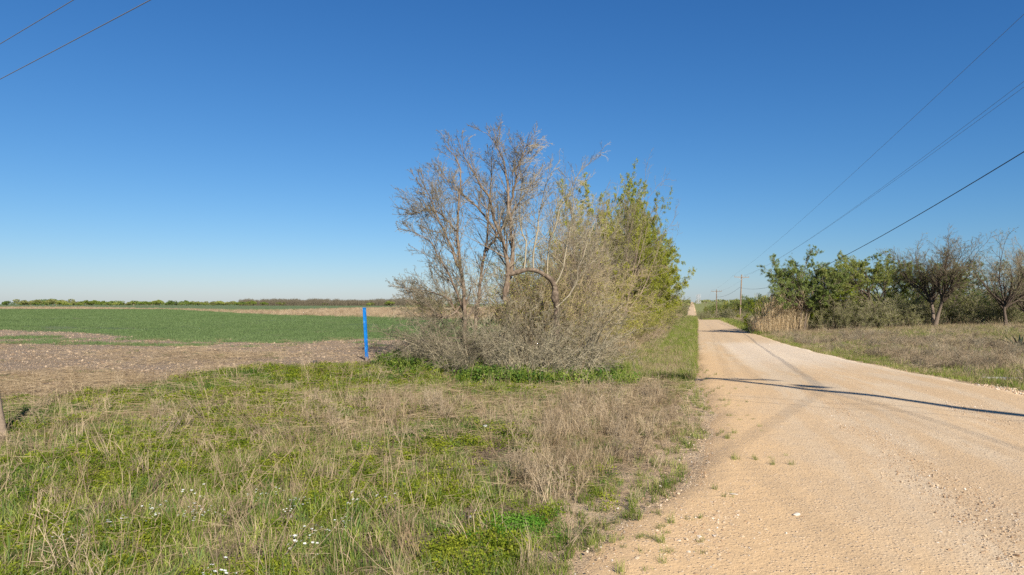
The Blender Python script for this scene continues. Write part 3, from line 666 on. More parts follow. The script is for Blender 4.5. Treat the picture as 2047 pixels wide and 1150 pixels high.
# the run of trees along the right of the road, past the utility poles
RG = 'trees along the right of the far road'
for px, D, sc, k in ((1552, 80, .62, gt), (1532, 92, .70, yt), (1518, 104, .66, gt), (1502, 120, .76, yt), (1494, 150, .92, gt), (1470, 165, .95, gt), (1458, 178, .85, yt), (1446, 205, .95, gt),
                     (1437, 235, 1.0, yt), (1428, 265, .9, gt), (1421, 300, .9, yt), (1412, 340, .9, gt), (1405, 420, .9, yt), (1526, 135, .95, bt), (1482, 200, 1.1, gt), (1462, 250, 1.1, yt), (1508, 170, .9, yt), (1450, 300, 1.2, gt), (1436, 330, 1.2, yt), (1425, 380, 1.2, gt)):
    cp(k, (px-1023)*D/F+2.2, D, R_.uniform(0, 6), sc*(.86 if 1430 < px < 1510 else 1), 'green tree along the right side of the far road near the utility poles', RG)
RB = 'brown bushes along the right of the far road'
for px, D, sc in ((1528, 77, .42), (1517, 84, .5), (1506, 92, .6), (1499, 102, .6), (1492, 114, .7), (1469, 150, .9), (1460, 160, .9), (1452, 172, 1.), (1443, 185, 1.), (1422, 230, 1.2), (1415, 255, 1.3), (1409, 285, 1.3), (1403, 330, 1.3), (1400, 380, 1.4)):
    cp(tb, (px-1023)*D/F, D, R_.uniform(0, 6), sc, 'grey-brown bush along the right verge of the far road', RB)
LB = 'bushes along the left of the far road'
for px, D, sc in ((1340, 205, 1.6), (1346, 240, 1.7), (1352, 290, 1.7), (1358, 350, 1.8), (1362, 430, 1.8), (1364, 520, 2.0)):
    cp(fb, (px-1023)*D/F, D, R_.uniform(0, 6), sc, 'bush on the left of the far road where it climbs the rise', LB)

# the stand of dry reeds
def reeds():
    r = np.random.RandomState(61); n = 900; cx, cy = 26.9, 68.2; bz = h1(cx, cy)
    root = thing('reed_stand', 'tall stand of dry straw-coloured reeds at the roadside in front of green trees', 'reeds', (cx, cy, bz))
    B = np.stack([r.uniform(-2.7, 1.9, n), r.uniform(-1.6, 1.6, n), np.zeros(n)], 1)
    B[:, 2] = H(B[:, 0]+cx, B[:, 1]+cy)-bz-.05
    D = np.stack([r.normal(size=n)*.09+B[:, 0]*.03, r.normal(size=n)*.08, np.ones(n)], 1)
    hh = np.interp(B[:, 0], [-2.7, -1.2, 0, 2], [.55, .9, 1, .95])*r.uniform(2.1, 4.7, n)*(1-.25*(np.abs(B[:, 0]-.3)/2.8)**2)
    P, R, L = grow(B, D, hh, np.full(n, .013), 6, .05, -.01, .004, r)
    mb = MB(); tubes(mb, P, R, 3); tag(link('canes', mb.mesh('canes', M_reed), root), kind='stuff')
    mb = MB(); c = pts_on(P, 8000, r, .15); az = r.uniform(0, 6.28, len(c)); ll = r.uniform(.25, .6, len(c))
    blades(mb, c, az, ll*.5, ll*.75, r.uniform(.010, .024, len(c)), r, 0, 1.2)
    tag(link('dry_leaves', mb.mesh('dry_leaves', M_reed), root), kind='stuff')
    tips = P[hh > 2.3][:, -1]; mb = MB(); pp = np.repeat(tips, 6, 0); blades(mb, pp-np.array([0, 0, .15]), r.uniform(0, 6.28, len(pp)), np.full(len(pp), .42), np.full(len(pp), .08), np.full(len(pp), .022), r)
    tag(link('plumes', mb.mesh('plumes', M_reed), root), kind='stuff')
reeds()

# ------------------------------------------------------------------ far treeline across the fields
def far_tree(seed, leafm, twigm):
    r = np.random.RandomState(seed); mb = MB(); n = 900
    c = np.array([[r.normal()*.55, r.normal()*.5, .55+r.uniform(-.1, .35)] for _ in range(9)]); k = r.randint(0, 9, n)
    d = r.normal(size=(n, 3)); d /= np.linalg.norm(d, axis=1, keepdims=True)
    P = c[k]+d*np.array([.42, .42, .30])*r.uniform(.6, 1, (n, 1)); P[:, 2] = np.maximum(P[:, 2], .08); leaves(mb, P, .17, r, 0, .8)
    a = link('crown', mb.mesh('crown', leafm))
    mb = MB(); tubes(mb, np.array([[[0, 0, -.05], [.02, 0, .3], [.05, 0, .6]]]), np.array([[.05, .04, .02]]), 5)
    P0 = np.array([[[0, 0, .15], [0, 0, .4]]]); P1, R1, L1 = spawn(P0, np.array([[.03, .02]]), np.array([.8]), 14, 0, 1, 55, 20, .9, .6, 3, .2, .05, .006, r); tubes(mb, P1, R1, 3)
    b = link('trunk', mb.mesh('trunk', twigm)); return a, b
FT = 'green trees of the far treeline'
protos = []
for s, (lm, nm) in enumerate(((M_leaf_spring, 'green_field_tree'), (M_leaf_dark, 'green_field_tree'), (M_leaf_olive, 'green_field_tree'))):
    a, b = far_tree(70+s, lm, M_bark); e = thing('far_tree', 'small green tree in the treeline beyond the left fields', 'tree', group=FT); a.parent = e; b.parent = e; protos.append(e)
used = set(); xs = list(np.arange(44, 500, 6.3))+[505, 531, 560, 652, 740, 768, 776, 735]
for i, px in enumerate(xs):
    D = 640+R_.uniform(-25, 45); hpx = R_.uniform(4.8, 12.5)*(1.25 if 56 < px < 130 else 1)*(.95 if px < 420 else .85); k = R_.choice([0, 0, 1, 2]); e = protos[k]
    px += R_.uniform(-3, 3); x = (px-1023)*D/F; sc = hpx*D/F/1.15
    if k not in used: used.add(k); e.location = (x, D, h1(x, D)); e.scale = (sc*1.35, sc, sc)
    else: copy_tree(e, (x, D, h1(x, D)), R_.uniform(0, 6), (sc*1.35, sc, sc), e['label'], FT)
e = copy_tree(protos[1], ((13-1023)*560/F, 560, h1((13-1023)*560/F, 560)), 1, (4.6, 4, 3.6), 'lone dark tree at the far left end of the treeline'); del e['group']
def woods():
    r = np.random.RandomState(77); n = 12000; px = r.uniform(478, 880, n); D = r.uniform(650, 760, n); x = (px-1023)*D/F
    top = (5.2+1.8*vnoise(px*.11, px*0, 3)+1.0*vnoise(px*.5, px*0, 4))*D/700
    B = np.stack([x, D, np.zeros(n)-.1], 1); d = np.stack([r.normal(size=n)*.2, r.normal(size=n)*.2, np.ones(n)], 1)
    P, R, L = grow(B, d, top*r.uniform(.6, 1, n), np.full(n, .12), 3, .1, 0, .035, r)
    mb = MB(); tubes(mb, P, R, 3); P2, R2, L2 = spawn(P, R, L, 4, .3, 1, 35, 10, .4, .6, 2, .1, .05, .04, r); tubes(mb, P2, R2, 3)
    c = pts_on(P, 9000, r, .2); leaves(mb, c, .8, r, 1, .6)
    o = link('distant_woods', mb.mesh('distant_woods', [M_twig, leafmat('bud_haze', (.16, .14, .07), (.26, .22, .13), .4, .02)]))
    tag(o, 'grey-brown leafless woods beyond the far green field', 'woods', kind='stuff')
woods()
def horizon_woods():
    """low wooded ridge closing the view right of the hedgerow and behind the far road"""
    r = np.random.RandomState(78); n = 9000; px = np.r_[r.uniform(1340, 1376, 1500), r.uniform(1392, 2300, 7500)]; D = np.where(px < 1380, r.uniform(900, 1300, n), r.uniform(1350, 1700, n)); x = (px-1023)*D/F
    z = H(x, D); B = np.stack([x, D, z-.2], 1); mb = MB(); hgt = 5+3*vnoise(px*.2, px*0, 8)
    c = B+np.stack([r.normal(size=n)*2, r.normal(size=n)*2, hgt*r.uniform(.1, 1, n)], 1); leaves(mb, c, 3.2, r, 0, .8)
    tag(link('far_woods', mb.mesh('far_woods', M_leaf_olive)), 'low green woods on the far rise behind the road', 'woods', kind='stuff')
horizon_woods()

# ------------------------------------------------------------------ utility poles and wires
M_pole = barkmat('weathered_pole_wood', (.12, .085, .06), (.27, .205, .15), 6)
M_wood = barkmat('grey_post_wood', (.17, .13, .095), (.32, .25, .19), 14)
t = NT('galvanised_steel'); M_steel = t.diffuse((.35, .36, .37), rough=.5, spec=.5)
t = NT('porcelain'); M_porc = t.diffuse((.22, .16, .13), rough=.25, spec=.5)
t = NT('transformer_grey'); M_can = t.diffuse((.38, .41, .42), rough=.45, spec=.5)
t = NT('bare_conductor'); M_wire = t.diffuse((.16, .165, .17), rough=.5, spec=.4)
t = NT('black_cable'); M_cable = t.diffuse((.025, .025, .027), rough=.55, spec=.3)
ARM = 1.42
def pole_at(o, x, y, rz): o.location = (x, y, h1(x, y)); o.rotation_euler = (0, 0, rz); return o
def make_pole(label, hh, x, y, rz):
    root = thing('utility_pole', label, 'utility pole', (x, y, h1(x, y)), rz)
    mb = MB(); tubes(mb, np.array([[[0, 0, -.6], [0, 0, hh*.33], [0, 0, hh*.66], [0, 0, hh-.05], [0, 0, hh]]]), np.array([[.17, .155, .135, .115, .09]]), 12)
    link('pole', mb.mesh('pole', M_pole, True), root)
    mb = MB(); box(mb, (0, -.16, hh-.55), (2*ARM+.16, .10, .13)); link('crossarm', mb.mesh('crossarm', M_pole), root)
    for s in (-1, 1):
        mb = MB(); tubes(mb, np.array([[[s*.75, -.17, hh-.60], [s*.02, -.14, hh-1.15]]]), np.array([[.018, .018]]), 4); link('brace', mb.mesh('brace', M_steel), root)
    for k in (-ARM, .85, ARM):
        mb = MB(); z0 = hh-.49
        tubes(mb, np.array([[[k, -.16, z0], [k, -.16, z0+.12], [k, -.16, z0+.13], [k, -.16, z0+.17], [k, -.16, z0+.20], [k, -.16, z0+.27]]]), np.array([[.012, .012, .05, .055, .035, .03]]), 8)
        link('insulator', mb.mesh('insulator', M_porc, True), root)
    return root
RZ = -math.atan2(.269, 1.0)
HP = 12.2
NX, NY = 11.9, -1.7
near = make_pole('utility pole behind the camera whose long shadow lies across the road', HP, NX, NY, RZ)
PG = 'utility poles along the road'; near['group'] = PG
def can(parent):
    mb = MB(); cx, cy, z0 = .40, .30, HP-2.25
    tubes(mb, np.array([[[cx, cy, z0], [cx, cy, z0+.03], [cx, cy, z0+.34], [cx, cy, z0+.37], [cx, cy, z0+.40], [cx, cy, z0+.41]]]), np.array([[.13, .15, .15, .16, .13, .01]]), 16)
    tr = link('transformer', mb.mesh('transformer', M_can, True), parent)
    mb = MB(); tubes(mb, np.array([[[cx, cy, z0+.4], [cx, cy, z0+.46], [cx, cy, z0+.52]]]), np.array([[.03, .045, .015]]), 8); link('bushing', mb.mesh('bushing', M_porc, True), tr)
    mb = MB(); box(mb, (cx*.5, cy*.5, z0+.2), (.34, .05, .05), R=Matrix.Rotation(math.atan2(cy, cx), 3, 'Z')); link('bracket', mb.mesh('bracket', M_steel), tr)
can(near)
H2 = 9.8
def pole_px(px, D, hgt, label):
    x = (px-1023)*D/F; return make_pole(label, hgt, x, D, RZ), (x, D, h1(x, D)+hgt)
p2, T2 = pole_px(1478.5, 145, 9.9, 'wooden utility pole with crossarm, nearest of those beside the road')
p3, T3 = pole_px(1432, 200, 9.2, 'second wooden utility pole along the right of the road')
p4, T4 = pole_px(1409, 420, 9.0, 'farthest small utility pole, near the rise of the road')
p2.rotation_euler = (0, rad(2.2), RZ)
for p in (p2, p3, p4): p['group'] = PG
back = make_pole('utility pole far behind the camera on the same line', HP, 1.9, -88, RZ); back['group'] = PG
leftp = make_pole('utility pole left of the photo, carrying the two wires that cross its upper left corner', HP, NX-1.42*46, NY+46, rad(35)); leftp['group'] = PG
svc = make_pole('service pole behind the camera where the low cable ends', 8.4, NX-.62*48, NY-.78*48, rad(50)); svc['group'] = PG
def armpt(o, hgt, k, z=-.20):
    c, s = math.cos(o.rotation_euler[2]), math.sin(o.rotation_euler[2]); x, y = k, -.16
    return (o.location.x+c*x-s*y, o.location.y+s*x+c*y, o.location.z+hgt+z)
def wire(a, b, sag, r, mat, name, label, cat, n=40, group=None):
    a = np.array(a); b = np.array(b); t = np.linspace(0, 1, n)[:, None]; P = a+(b-a)*t; P[:, 2] -= (4*sag*t*(1-t))[:, 0]
    o = thing(name, label, cat, tuple(a)) if False else None
    mb = MB(); tubes(mb, (P-a)[None], np.full((1, n), r), 4); o = link(name, mb.mesh(name, mat, True)); o.location = a
    return tag(o, label, cat, group)
WG = 'bare wires of the power line'
for k, sg, lb in ((-ARM, .9, 'bare wire on the left end of the crossarms, highest wire in the upper right sky'),
                  (.85, 1.5, 'inner-pin bare wire, lower of the two close parallel wires at right'),
                  (ARM, 1.15, 'right-end bare wire, upper of the two close parallel wires at right')):
    wire(armpt(near, HP, k), armpt(p2, 9.9, k), sg, .0072, M_wire, 'power_wire', lb, 'wire', 60, WG)
for k, lb in ((-ARM, 'bare wire between the first and second roadside poles, left crossarm end'), (ARM, 'bare wire between the first and second roadside poles, right crossarm end')):
    wire(armpt(p2, 9.9, k), armpt(p3, 9.2, k), .5, .0072, M_wire, 'power_wire', lb, 'wire', 24, WG)
for k, lb in ((-ARM, 'bare wire from the second to the farthest pole, left crossarm end'), (ARM, 'bare wire from the second to the farthest pole, right crossarm end')):
    wire(armpt(p3, 9.2, k), armpt(p4, 9.0, k), 2.0, .0072, M_wire, 'power_wire', lb, 'wire', 24, WG)
for k, lb in ((-ARM, 'bare wire running back from the near pole on its left crossarm end'), (ARM, 'bare wire running back from the near pole on its right crossarm end')):
    wire(armpt(near, HP, k), armpt(back, HP, k), 1.0, .0072, M_wire, 'power_wire', lb, 'wire', 24, WG)
wire((NX-.12, NY+.12, 7.55), (NX-1.42*46, NY+46, 7.3), .5, .008, M_wire, 'power_wire', 'left-going wire nearer the corner in the upper left of the photo', 'wire', 30, WG)
wire((NX-.12, NY+.12, 6.85), (NX-1.42*46, NY+46, 6.5), .5, .008, M_wire, 'power_wire', 'left-going wire, the lower longer one in the upper left of the photo', 'wire', 30, WG)
KG = 'black cables of the line'
hz = h1(NX, NY)+9.7
wire((NX, NY, hz), (T2[0], T2[1], T2[2]-2.7), 3.0, .019, M_cable, 'black_cable', 'thick black cable sloping down from the right edge toward the nearest roadside pole', 'cable', 60, KG)
wire((T2[0], T2[1], T2[2]-2.7), (T3[0], T3[1], T3[2]-2.2), .6, .022, M_cable, 'black_cable', 'black cable between the first and second roadside poles', 'cable', 24, KG)
wire((NX, NY, hz), (1.9, -88, 9.7), .8, .015, M_cable, 'black_cable', 'black cable behind the camera whose shadow runs down the right of the road', 'cable', 30, KG)
wire((NX, NY, hz), (NX-.62*48, NY-.78*48, 7.6), .3, .013, M_cable, 'black_cable', 'black service cable behind the camera whose shadow runs to the left road edge', 'cable', 30, KG)
# lattice masts on the skyline
def mast(px, D, hgt, label):
    x = (px-1023)*D/F; z = h1(x, D); root = thing('lattice_mast', label, 'pylon', (x, D, z)); mb = MB(); s = hgt*.14
    for i in (-1, 1):
        for j in (-1, 1): tubes(mb, np.array([[[i*s, j*s, 0], [i*s*.45, j*s*.45, hgt]]]), np.array([[.28, .2]]), 4)
    for k in range(5):
        a, b = s*(1-.11*k), s*(1-.11*(k+1)); z0, z1 = hgt*k/5, hgt*(k+1)/5
        for j in (-1, 1): tubes(mb, np.array([[[-a, j*a, z0], [b, j*b, z1]], [[a, j*a, z0], [-b, j*b, z1]]]), np.full((2, 2), .13), 4)
    link('tower', mb.mesh('tower', M_steel), root)
    for zz in (.72, .9):
        mb = MB(); box(mb, (0, 0, hgt*zz), (hgt*.42, .5, .4)); link('crossarm', mb.mesh('crossarm', M_steel), root)
    return root
mast(1394, 1250, 17, 'left one of the two tiny steel lattice masts on the skyline above the road')
mast(1397.6, 1300, 18, 'right one of the two tiny steel lattice masts on the skyline above the road')

# ------------------------------------------------------------------ posts
def blue_post():
    x, y = gp(733, 722); z = h1(x, y); root = thing('blue_post', 'upright bright blue painted post at the edge of the ploughed field', 'post', (x, y, z)); hh = 1.52
    t = NT('blue_paint'); n = t.noise(14, 5, .7, t.obj()); f = t.math('MULTIPLY', t.mapr(n, .55, .66), .8)
    c = t.mix(f, t.mix(t.mapr(t.noise(3, 4, .7, t.obj()), .3, .7), (.001, .10, .36), (.008, .19, .56)), (.12, .32, .60))
    zo = t.n('SeparateXYZ'); t.put(zo.inputs[0], t.obj()); c = t.mix(t.mapr(t.math('ADD', zo.outputs[2], t.math('MULTIPLY', n, .35)), .36, .20), c, (.22, .17, .12))
    M = t.diffuse(c, t.bump(n, .004), .45, .4)
    bm = bmesh.new(); bmesh.ops.create_cube(bm, size=1)
    for v in bm.verts: v.co = (v.co.x*.078, v.co.y*.078, (v.co.z+.5)*(hh+.4)-.4)
    bmesh.ops.bevel(bm, geom=[e for e in bm.edges], offset=.008, segments=2, affect='EDGES')
    bmesh.ops.bisect_plane(bm, geom=bm.verts[:]+bm.edges[:]+bm.faces[:], plane_co=(0, 0, .5), plane_no=(0, 0, 1))
    me = bpy.data.meshes.new('post_shaft'); bm.to_mesh(me); bm.free(); me.materials.append(M); link('shaft', me, root)
    bm = bmesh.new(); bmesh.ops.create_cube(bm, size=1)
    for v in bm.verts: v.co = (v.co.x*.088, v.co.y*.088, v.co.z*.02+hh+.005)
    bmesh.ops.bevel(bm, geom=[e for e in bm.edges], offset=.006, segments=2, affect='EDGES')
    me = bpy.data.meshes.new('post_cap'); bm.to_mesh(me); bm.free(); me.materials.append(M); link('cap', me, root)
    root.rotation_euler = (rad(0), rad(-3.2), rad(-17))
blue_post()
def old_post():
    x, y = gp(5, 872); z = h1(x, y); r = np.random.RandomState(3); hh = 1.25
    root = thing('fence_post', 'round weathered wooden post leaning at the left edge of the photo', 'post', (x, y, z))
    P = np.array([[[0, 0, -.4], [0, 0, 0], [0, 0, .3], [0, 0, .6], [0, 0, .9], [0, 0, hh], [0, 0, hh+.004]]]); R = np.array([[.052, .052, .050, .048, .047, .044, .0]])
    mb = MB(); tubes(mb, P, R, 14); me = mb.mesh('fence_post', M_wood, True); link('shaft', me, root)
    for zz in (.5, .95):
        mb = MB(); tubes(mb, np.array([[[-.03, -.05, zz], [0, -.062, zz+.01], [.03, -.05, zz]]]), np.full((1, 3), .003), 4); link('staple', mb.mesh('staple', M_steel), root)
    root.rotation_euler = (rad(3), rad(-7.5), .4)
old_post()
# ------------------------------------------------------------------ ground cover
def place(X, Y, tiltsd, r, sc, sink=0.0):
    n = len(X); P = np.stack([X, Y, H(X, Y)-sink], 1); rot = np.stack([r.normal(size=n)*tiltsd, r.normal(size=n)*tiltsd, r.uniform(0, 6.283, n)], 1); return P, rot, sc
def cand(r, n, y0, y1, pwr=1.0, xl=-.86, xr=.30, pad=1.5):
    """random ground points in the wedge the view covers, n spread with a density that falls with distance"""
    u = r.uniform(size=n); Y = (y0**(2-pwr)+(y1**(2-pwr)-y0**(2-pwr))*u)**(1/(2-pwr)) if pwr != 2 else y0*(y1/y0)**u
    X = Y*r.uniform(xl, xr, n)+r.uniform(-pad, pad, n); return X, Y
def ell(px, py, cx, cy, rx, ry, k=1.0): return k*np.exp(-(((px-cx)/rx)**2+((py-cy)/ry)**2)**1.5)
def verge(X, Y):
    """how much of each growth stands where on the left verge"""
    px, py = pxy(X, Y, H(X, Y)); gv, so, w, tn = zones(X, Y); a = X-roadc(Y); ed = np.minimum(-gv, 6)
    hedge = np.clip(1-np.abs(a+7.2-.0*Y)/2.6, 0, 1)*(Y > 17)
    n1 = fbm(X*1.1, Y*1.1, 41, 3); n2 = fbm(X*3.1, Y*3.1, 43, 3); n3 = fbm(X*.45, Y*.45, 45, 2)
    bare = ell(px, py, 1000, 925, 120, 48)+ell(px, py, 1180, 1020, 120, 40, .8)+ell(px, py, 330, 985, 150, 22, .6)+ell(px, py, 1330, 930, 120, 40, .5)+ell(px, py, 1120, 1110, 90, 60, .6)
    bare = np.clip(bare, 0, 1)*sstep(.35, .55, n1+.05)
    forb = .95*sstep(.42, .57, n1+.10*sstep(950, 500, px)-.16*sstep(900, 1200, px)+.06*ell(px, py, 450, 850, 500, 150))*sstep(1300, 1050, px)
    dead = np.clip(.30+.9*ell(px, py, 1255, 850, 165, 95)+.7*ell(px, py, 1090, 945, 95, 80)+.45*ell(px, py, 830, 840, 260, 70)+.35*ell(px, py, 450, 860, 280, 60)+.3*(n3-.4), 0, 1)
    dead = dead*sstep(700, 800, py)*.85
    green = np.clip(.35*sstep(.42, .6, n2)+.95*ell(px, py, 1180, 745, 300, 60)+.95*ell(px, py, 1340, 690, 80, 80)+.7*sstep(1.0, .15, ed)*sstep(760, 880, py)+.35*sstep(980, 1120, py)+.5*ell(px, py, 980, 770, 180, 26), 0, 1)*(1-.7*ell(px, py, 1255, 850, 150, 85))
    ok = (gv < -.02+.12*(n2-.5)) & (so < .15+1.4*(n1-.5)) & (w < -.5) & (tn < -.5)
    return px, py, gv, so, ed, hedge, bare, forb, dead, green, ok, n1, n2
r = np.random.RandomState(101)
tuft_g = [k_tuft(200+i, 34, (.11, .16, .22, .13)[i], (.0045, .005, .006, .004)[i], 0, (.7, .6, .5, 1.0)[i], [M_grass, M_straw], .035, .12) for i in range(4)]
tuft_c = [k_tuft(210+i, 22, (.18, .26)[i], .007, 0, .5, [M_grass_cool, M_grass], .03, .2) for i in range(2)]
tuft_d = [k_tuft(220+i, 30, (.16, .26, .36, .22)[i], (.004, .004, .0045, .004)[i], 0, (.9, .6, .45, 1.2)[i], [M_straw, M_straw_grey], .05, .3) for i in range(4)]
lit = [k_litter(230+i, 26, (.12, .17, .25)[i], (.0026, .003, .0034)[i], (.10, .14, .17)[i], [(M_straw, M_straw_grey, M_straw)[i]], (.03, .05, .09)[i]) for i in range(3)]
forbs = [k_forb(240+i, 150, (.10, .13, .16, .12)[i], (.05, .07, .05, .09)[i], (.013, .015, .012, .017)[i], [(M_forb, M_forb, M_forb_dark, M_forb)[i]]) for i in range(4)]
weeds = [k_weed(250+i, (.28, .40)[i], 5, [M_straw_grey]) for i in range(2)]
stalks = [k_stalk(260+i, (.45, .65, .8)[i], (3, 2, 4)[i], [M_straw], (.0022, .0026, .0024)[i]) for i in range(3)]

def run(name, protos, n, y0, y1, pwr, prob, scale, label, tilt=.15, sink=.0, kinds=None, xl=-.86, xr=.30, cat=None):
    X, Y = cand(r, n, y0, y1, pwr, xl, xr); v = verge(X, Y); p = prob(X, Y, v); keep = v[10] & (r.uniform(size=len(X)) < p)
    X, Y = X[keep], Y[keep]; px = v[0][keep]
    sc = scale(X, Y)*r.uniform(.6, 1.35, len(X)); P, rot, sc = place(X, Y, tilt, r, sc, sink)
    pick = r.randint(0, len(protos), len(X)) if kinds is None else kinds(X, Y, px, len(X))
    return scatter(name, protos, P, rot, sc, pick, label, cat)
# left verge (0 px, 1 py, 2 gv, 3 so, 4 ed, 5 hedge, 6 bare, 7 forb, 8 dead, 9 green)
one = lambda X, Y: np.ones(len(X))
far = lambda X, Y: 1+np.clip(Y-9, 0, 60)*.035
run('fallen_straw', lit, 26000, 2.6, 24, 1.0, lambda X, Y, v: (.08+.6*v[8])*(1-.8*v[6])*(1-.6*sstep(880, 1050, v[1]))*(1-.8*sstep(.9, .2, v[4])), lambda X, Y: far(X, Y)*(.7+.3*sstep(5, 10, Y)), 'dead straw lying matted over the left verge', .08)
run('low_weeds', forbs, 44000, 2.6, 20, 1.0, lambda X, Y, v: v[7]*(1-.5*v[8])*(1-v[6]), lambda X, Y: .85+.3*sstep(4, 9, Y)+np.clip(Y-8, 0, 20)*.05, 'low yellow-green leafy weeds covering the left verge', .12,
    kinds=lambda X, Y, px, n: np.where(fbm(X*.7, Y*.7, 77, 2)+r.normal(size=n)*.12 > .56, 2, r.choice([0, 1, 3], n)))
run('green_grass', tuft_g+tuft_c, 46000, 2.6, 30, 1.0, lambda X, Y, v: np.clip(v[9]*.85+.08, .30, 1)*(1-v[6])*(1-.15*sstep(960, 1100, v[1])), lambda X, Y: far(X, Y)*np.where(X-lefty(Y) > -1.3, .7, 1), 'fresh green grass growing on the left verge', .16,
    kinds=lambda X, Y, px, n: r.choice([0, 0, 0, 1, 1, 3, 3, 4], n))
run('dead_grass', tuft_d, 26000, 2.6, 30, 1.0, lambda X, Y, v: (.05+.5*sstep(.5, 1, v[8]))*(1-.4*sstep(950, 1100, v[1]))*(1-v[6]*.8)*(1-.7*sstep(.9, .2, v[4])), lambda X, Y: .85*far(X, Y), 'dry tan grass standing in clumps on the left verge', .2)
run('dead_weeds', weeds, 4000, 3, 22, 1.0, lambda X, Y, v: .06+.6*sstep(.5, 1, v[8]), one, 'grey branched dead weeds among the left verge grass', .25)
run('tall_stalks', stalks, 1500, 3.4, 19, 1.0, lambda X, Y, v: .14+.2*(v[0] < 900), one, 'tall dry grass stalks standing over the left verge', .3)
run('white_flowers', [k_flower(270), k_flower(271)], 2300, 3.2, 8.5, 1.0, lambda X, Y, v: np.clip(ell(v[0], v[1], 440, 1080, 230, 100, .9)+ell(v[0], v[1], 930, 970, 60, 22, .9)+.01, 0, 1)*sstep(.52, .62, v[12]), one, 'small white wildflowers dotted in the foreground grass', .2)
# grass strip between the road and the hedgerow further on
X = r.uniform(-3.9, .15, 60000); Y = np.exp(r.uniform(np.log(16), np.log(170), 60000)); X = X+roadc(Y)-3.04
keep = (X-roadc(Y)+3.04 < .0+.25*(fbm(X*2, Y*2, 9, 2)-.5)); X, Y = X[keep], Y[keep]
P, rot, sc = place(X, Y, .15, r, (1+np.clip(Y-10, 0, 200)*.03)*r.uniform(.7, 1.3, len(X)))
d = r.uniform(size=len(X)) < np.clip(.06+.2*ell(*pxy(X, Y, H(X, Y)), 1310, 735, 70, 30)+.3*(X-roadc(Y)+3.04 < -3.0), 0, 1)
scatter('roadside_grass', tuft_g+tuft_d, P, rot, sc*np.where(d, .8, 1), np.where(d, r.randint(4, 8, len(X)), r.randint(0, 4, len(X))), 'bright green grass strip between the road and the hedgerow', )
# green undergrowth at the foot of the hedge bushes
n = 8000; Y = r.uniform(13.4, 20.5, n); X = r.uniform(-3.4, 2.6, n); front = Y-(14.9+.25*(X-.5)**2)+3.5*(fbm(X*.8, Y*.8, 56, 2)-.5); m = r.uniform(size=n) < np.clip(1.15-np.abs(front)*.55, 0.03, 1)*sstep(.38, .55, fbm(X*1.6, Y*1.6, 55, 2)); X, Y = X[m], Y[m]
P, rot, sc = place(X, Y, .35, r, r.uniform(.8, 2.6, len(X))); scatter('undergrowth', [forbs[2], forbs[3], tuft_g[2], k_forb(280, 110, .14, .16, .022, [M_forb_dark]), k_forb(281, 110, .14, .15, .022, [M_grass])], P, rot, sc, r.choice([0, 1, 2, 0, 3, 3, 4], len(X)), 'green leafy undergrowth at the foot of the hedgerow')
n = 3000; Y = r.uniform(19, 60, n); X = .269*Y-3.9+r.normal(size=n)*.5; P, rot, sc = place(X, Y, .3, r, r.uniform(1.4, 3.0, n)*(1+Y*.01)); scatter('hedge_foot_weeds', [tuft_d[2], tuft_g[2], forbs[3], weeds[1]], P, rot, sc, r.choice([0, 0, 1, 2, 3], n), 'dry grass and weeds along the foot of the hedgerow')
# the bright leafy clump in the foreground right of the middle
cx, cy = gp(1030, 1062); n = 90; X = cx+r.normal(size=n)*.14; Y = cy+r.normal(size=n)*.13; P, rot, sc = place(X, Y, .4, r, r.uniform(.7, 1.2, n))
o = scatter('clover_clump', [k_forb(282, 150, .09, .09, .014, [leafmat('clover_green', (.07, .19, .02), (.15, .28, .04), .35, 2)]), tuft_g[0]], P, rot, sc, r.choice([0, 0, 0, 1], n), 'bright green leafy clump at the bottom, beside the bare sandy edge')
# right verge and rough grass
def rcand(n, y0, y1, pwr): return cand(r, n, y0, y1, pwr, .20, .92, 1.0)
def rzone(X, Y):
    a = X-roadc(Y)-3.05; px, py = pxy(X, Y, H(X, Y)); n1 = fbm(X*.35, Y*.35, 61, 3); n2 = fbm(X*1.2, Y*1.2, 63, 3); return a, px, py, n1, n2
big_d = [k_tuft(290+i, 46, (.30, .42, .26)[i], .007, 0, (.8, .6, 1.2)[i], [M_straw_grey, M_straw], .13, .35) for i in range(3)]
big_g = [k_tuft(300+i, 46, (.16, .22)[i], .008, 0, .7, [M_grass, M_straw], .13, .15) for i in range(2)]
mat_ = [k_litter(310+i, 60, .5, .006, .28, [M_straw_grey], .16) for i in range(2)]
wd = [k_weed(320+i, .5, 12, [(M_straw_grey, M_twig)[i]], .005, 1.8) for i in range(2)]
X, Y = rcand(34000, 11, 66, .75); a, px, py, n1, n2 = rzone(X, Y); ok = (a > .05+.3*n2) & (Y < 66)
X, Y, a, px, py, n1, n2 = [q[ok] for q in (X, Y, a, px, py, n1, n2)]
thatch = np.clip(1.1*ell(px, py, 1950, 722, 180, 34)+.7*ell(px, py, 1700, 685, 130, 14)+.6*ell(px, py, 1830, 745, 120, 18)+(n1-.60)*3.0, 0, 1)*sstep(.5, 1.6, a)
u_ = r.uniform(size=len(X)); grn = u_ > thatch*.58; pick = np.where(grn, r.choice([3, 4, 3, 4, 3, 4, 0], len(X)), r.choice([0, 1, 2, 5, 6, 7, 8], len(X)))
pick = np.where(grn & (n2 > .58) & (a > 2), r.choice([0, 2, 3, 4], len(X)), pick)
P, rot, sc = place(X, Y, .22, r, r.uniform(.6, 1.2, len(X))*(1+np.clip(Y-20, 0, 60)*.012)*np.where(a < 1.2, .7, 1)); scatter('rough_grass', big_d+big_g+mat_+wd, P, rot, sc, pick, 'rough mixed green and dead grass right of the road')
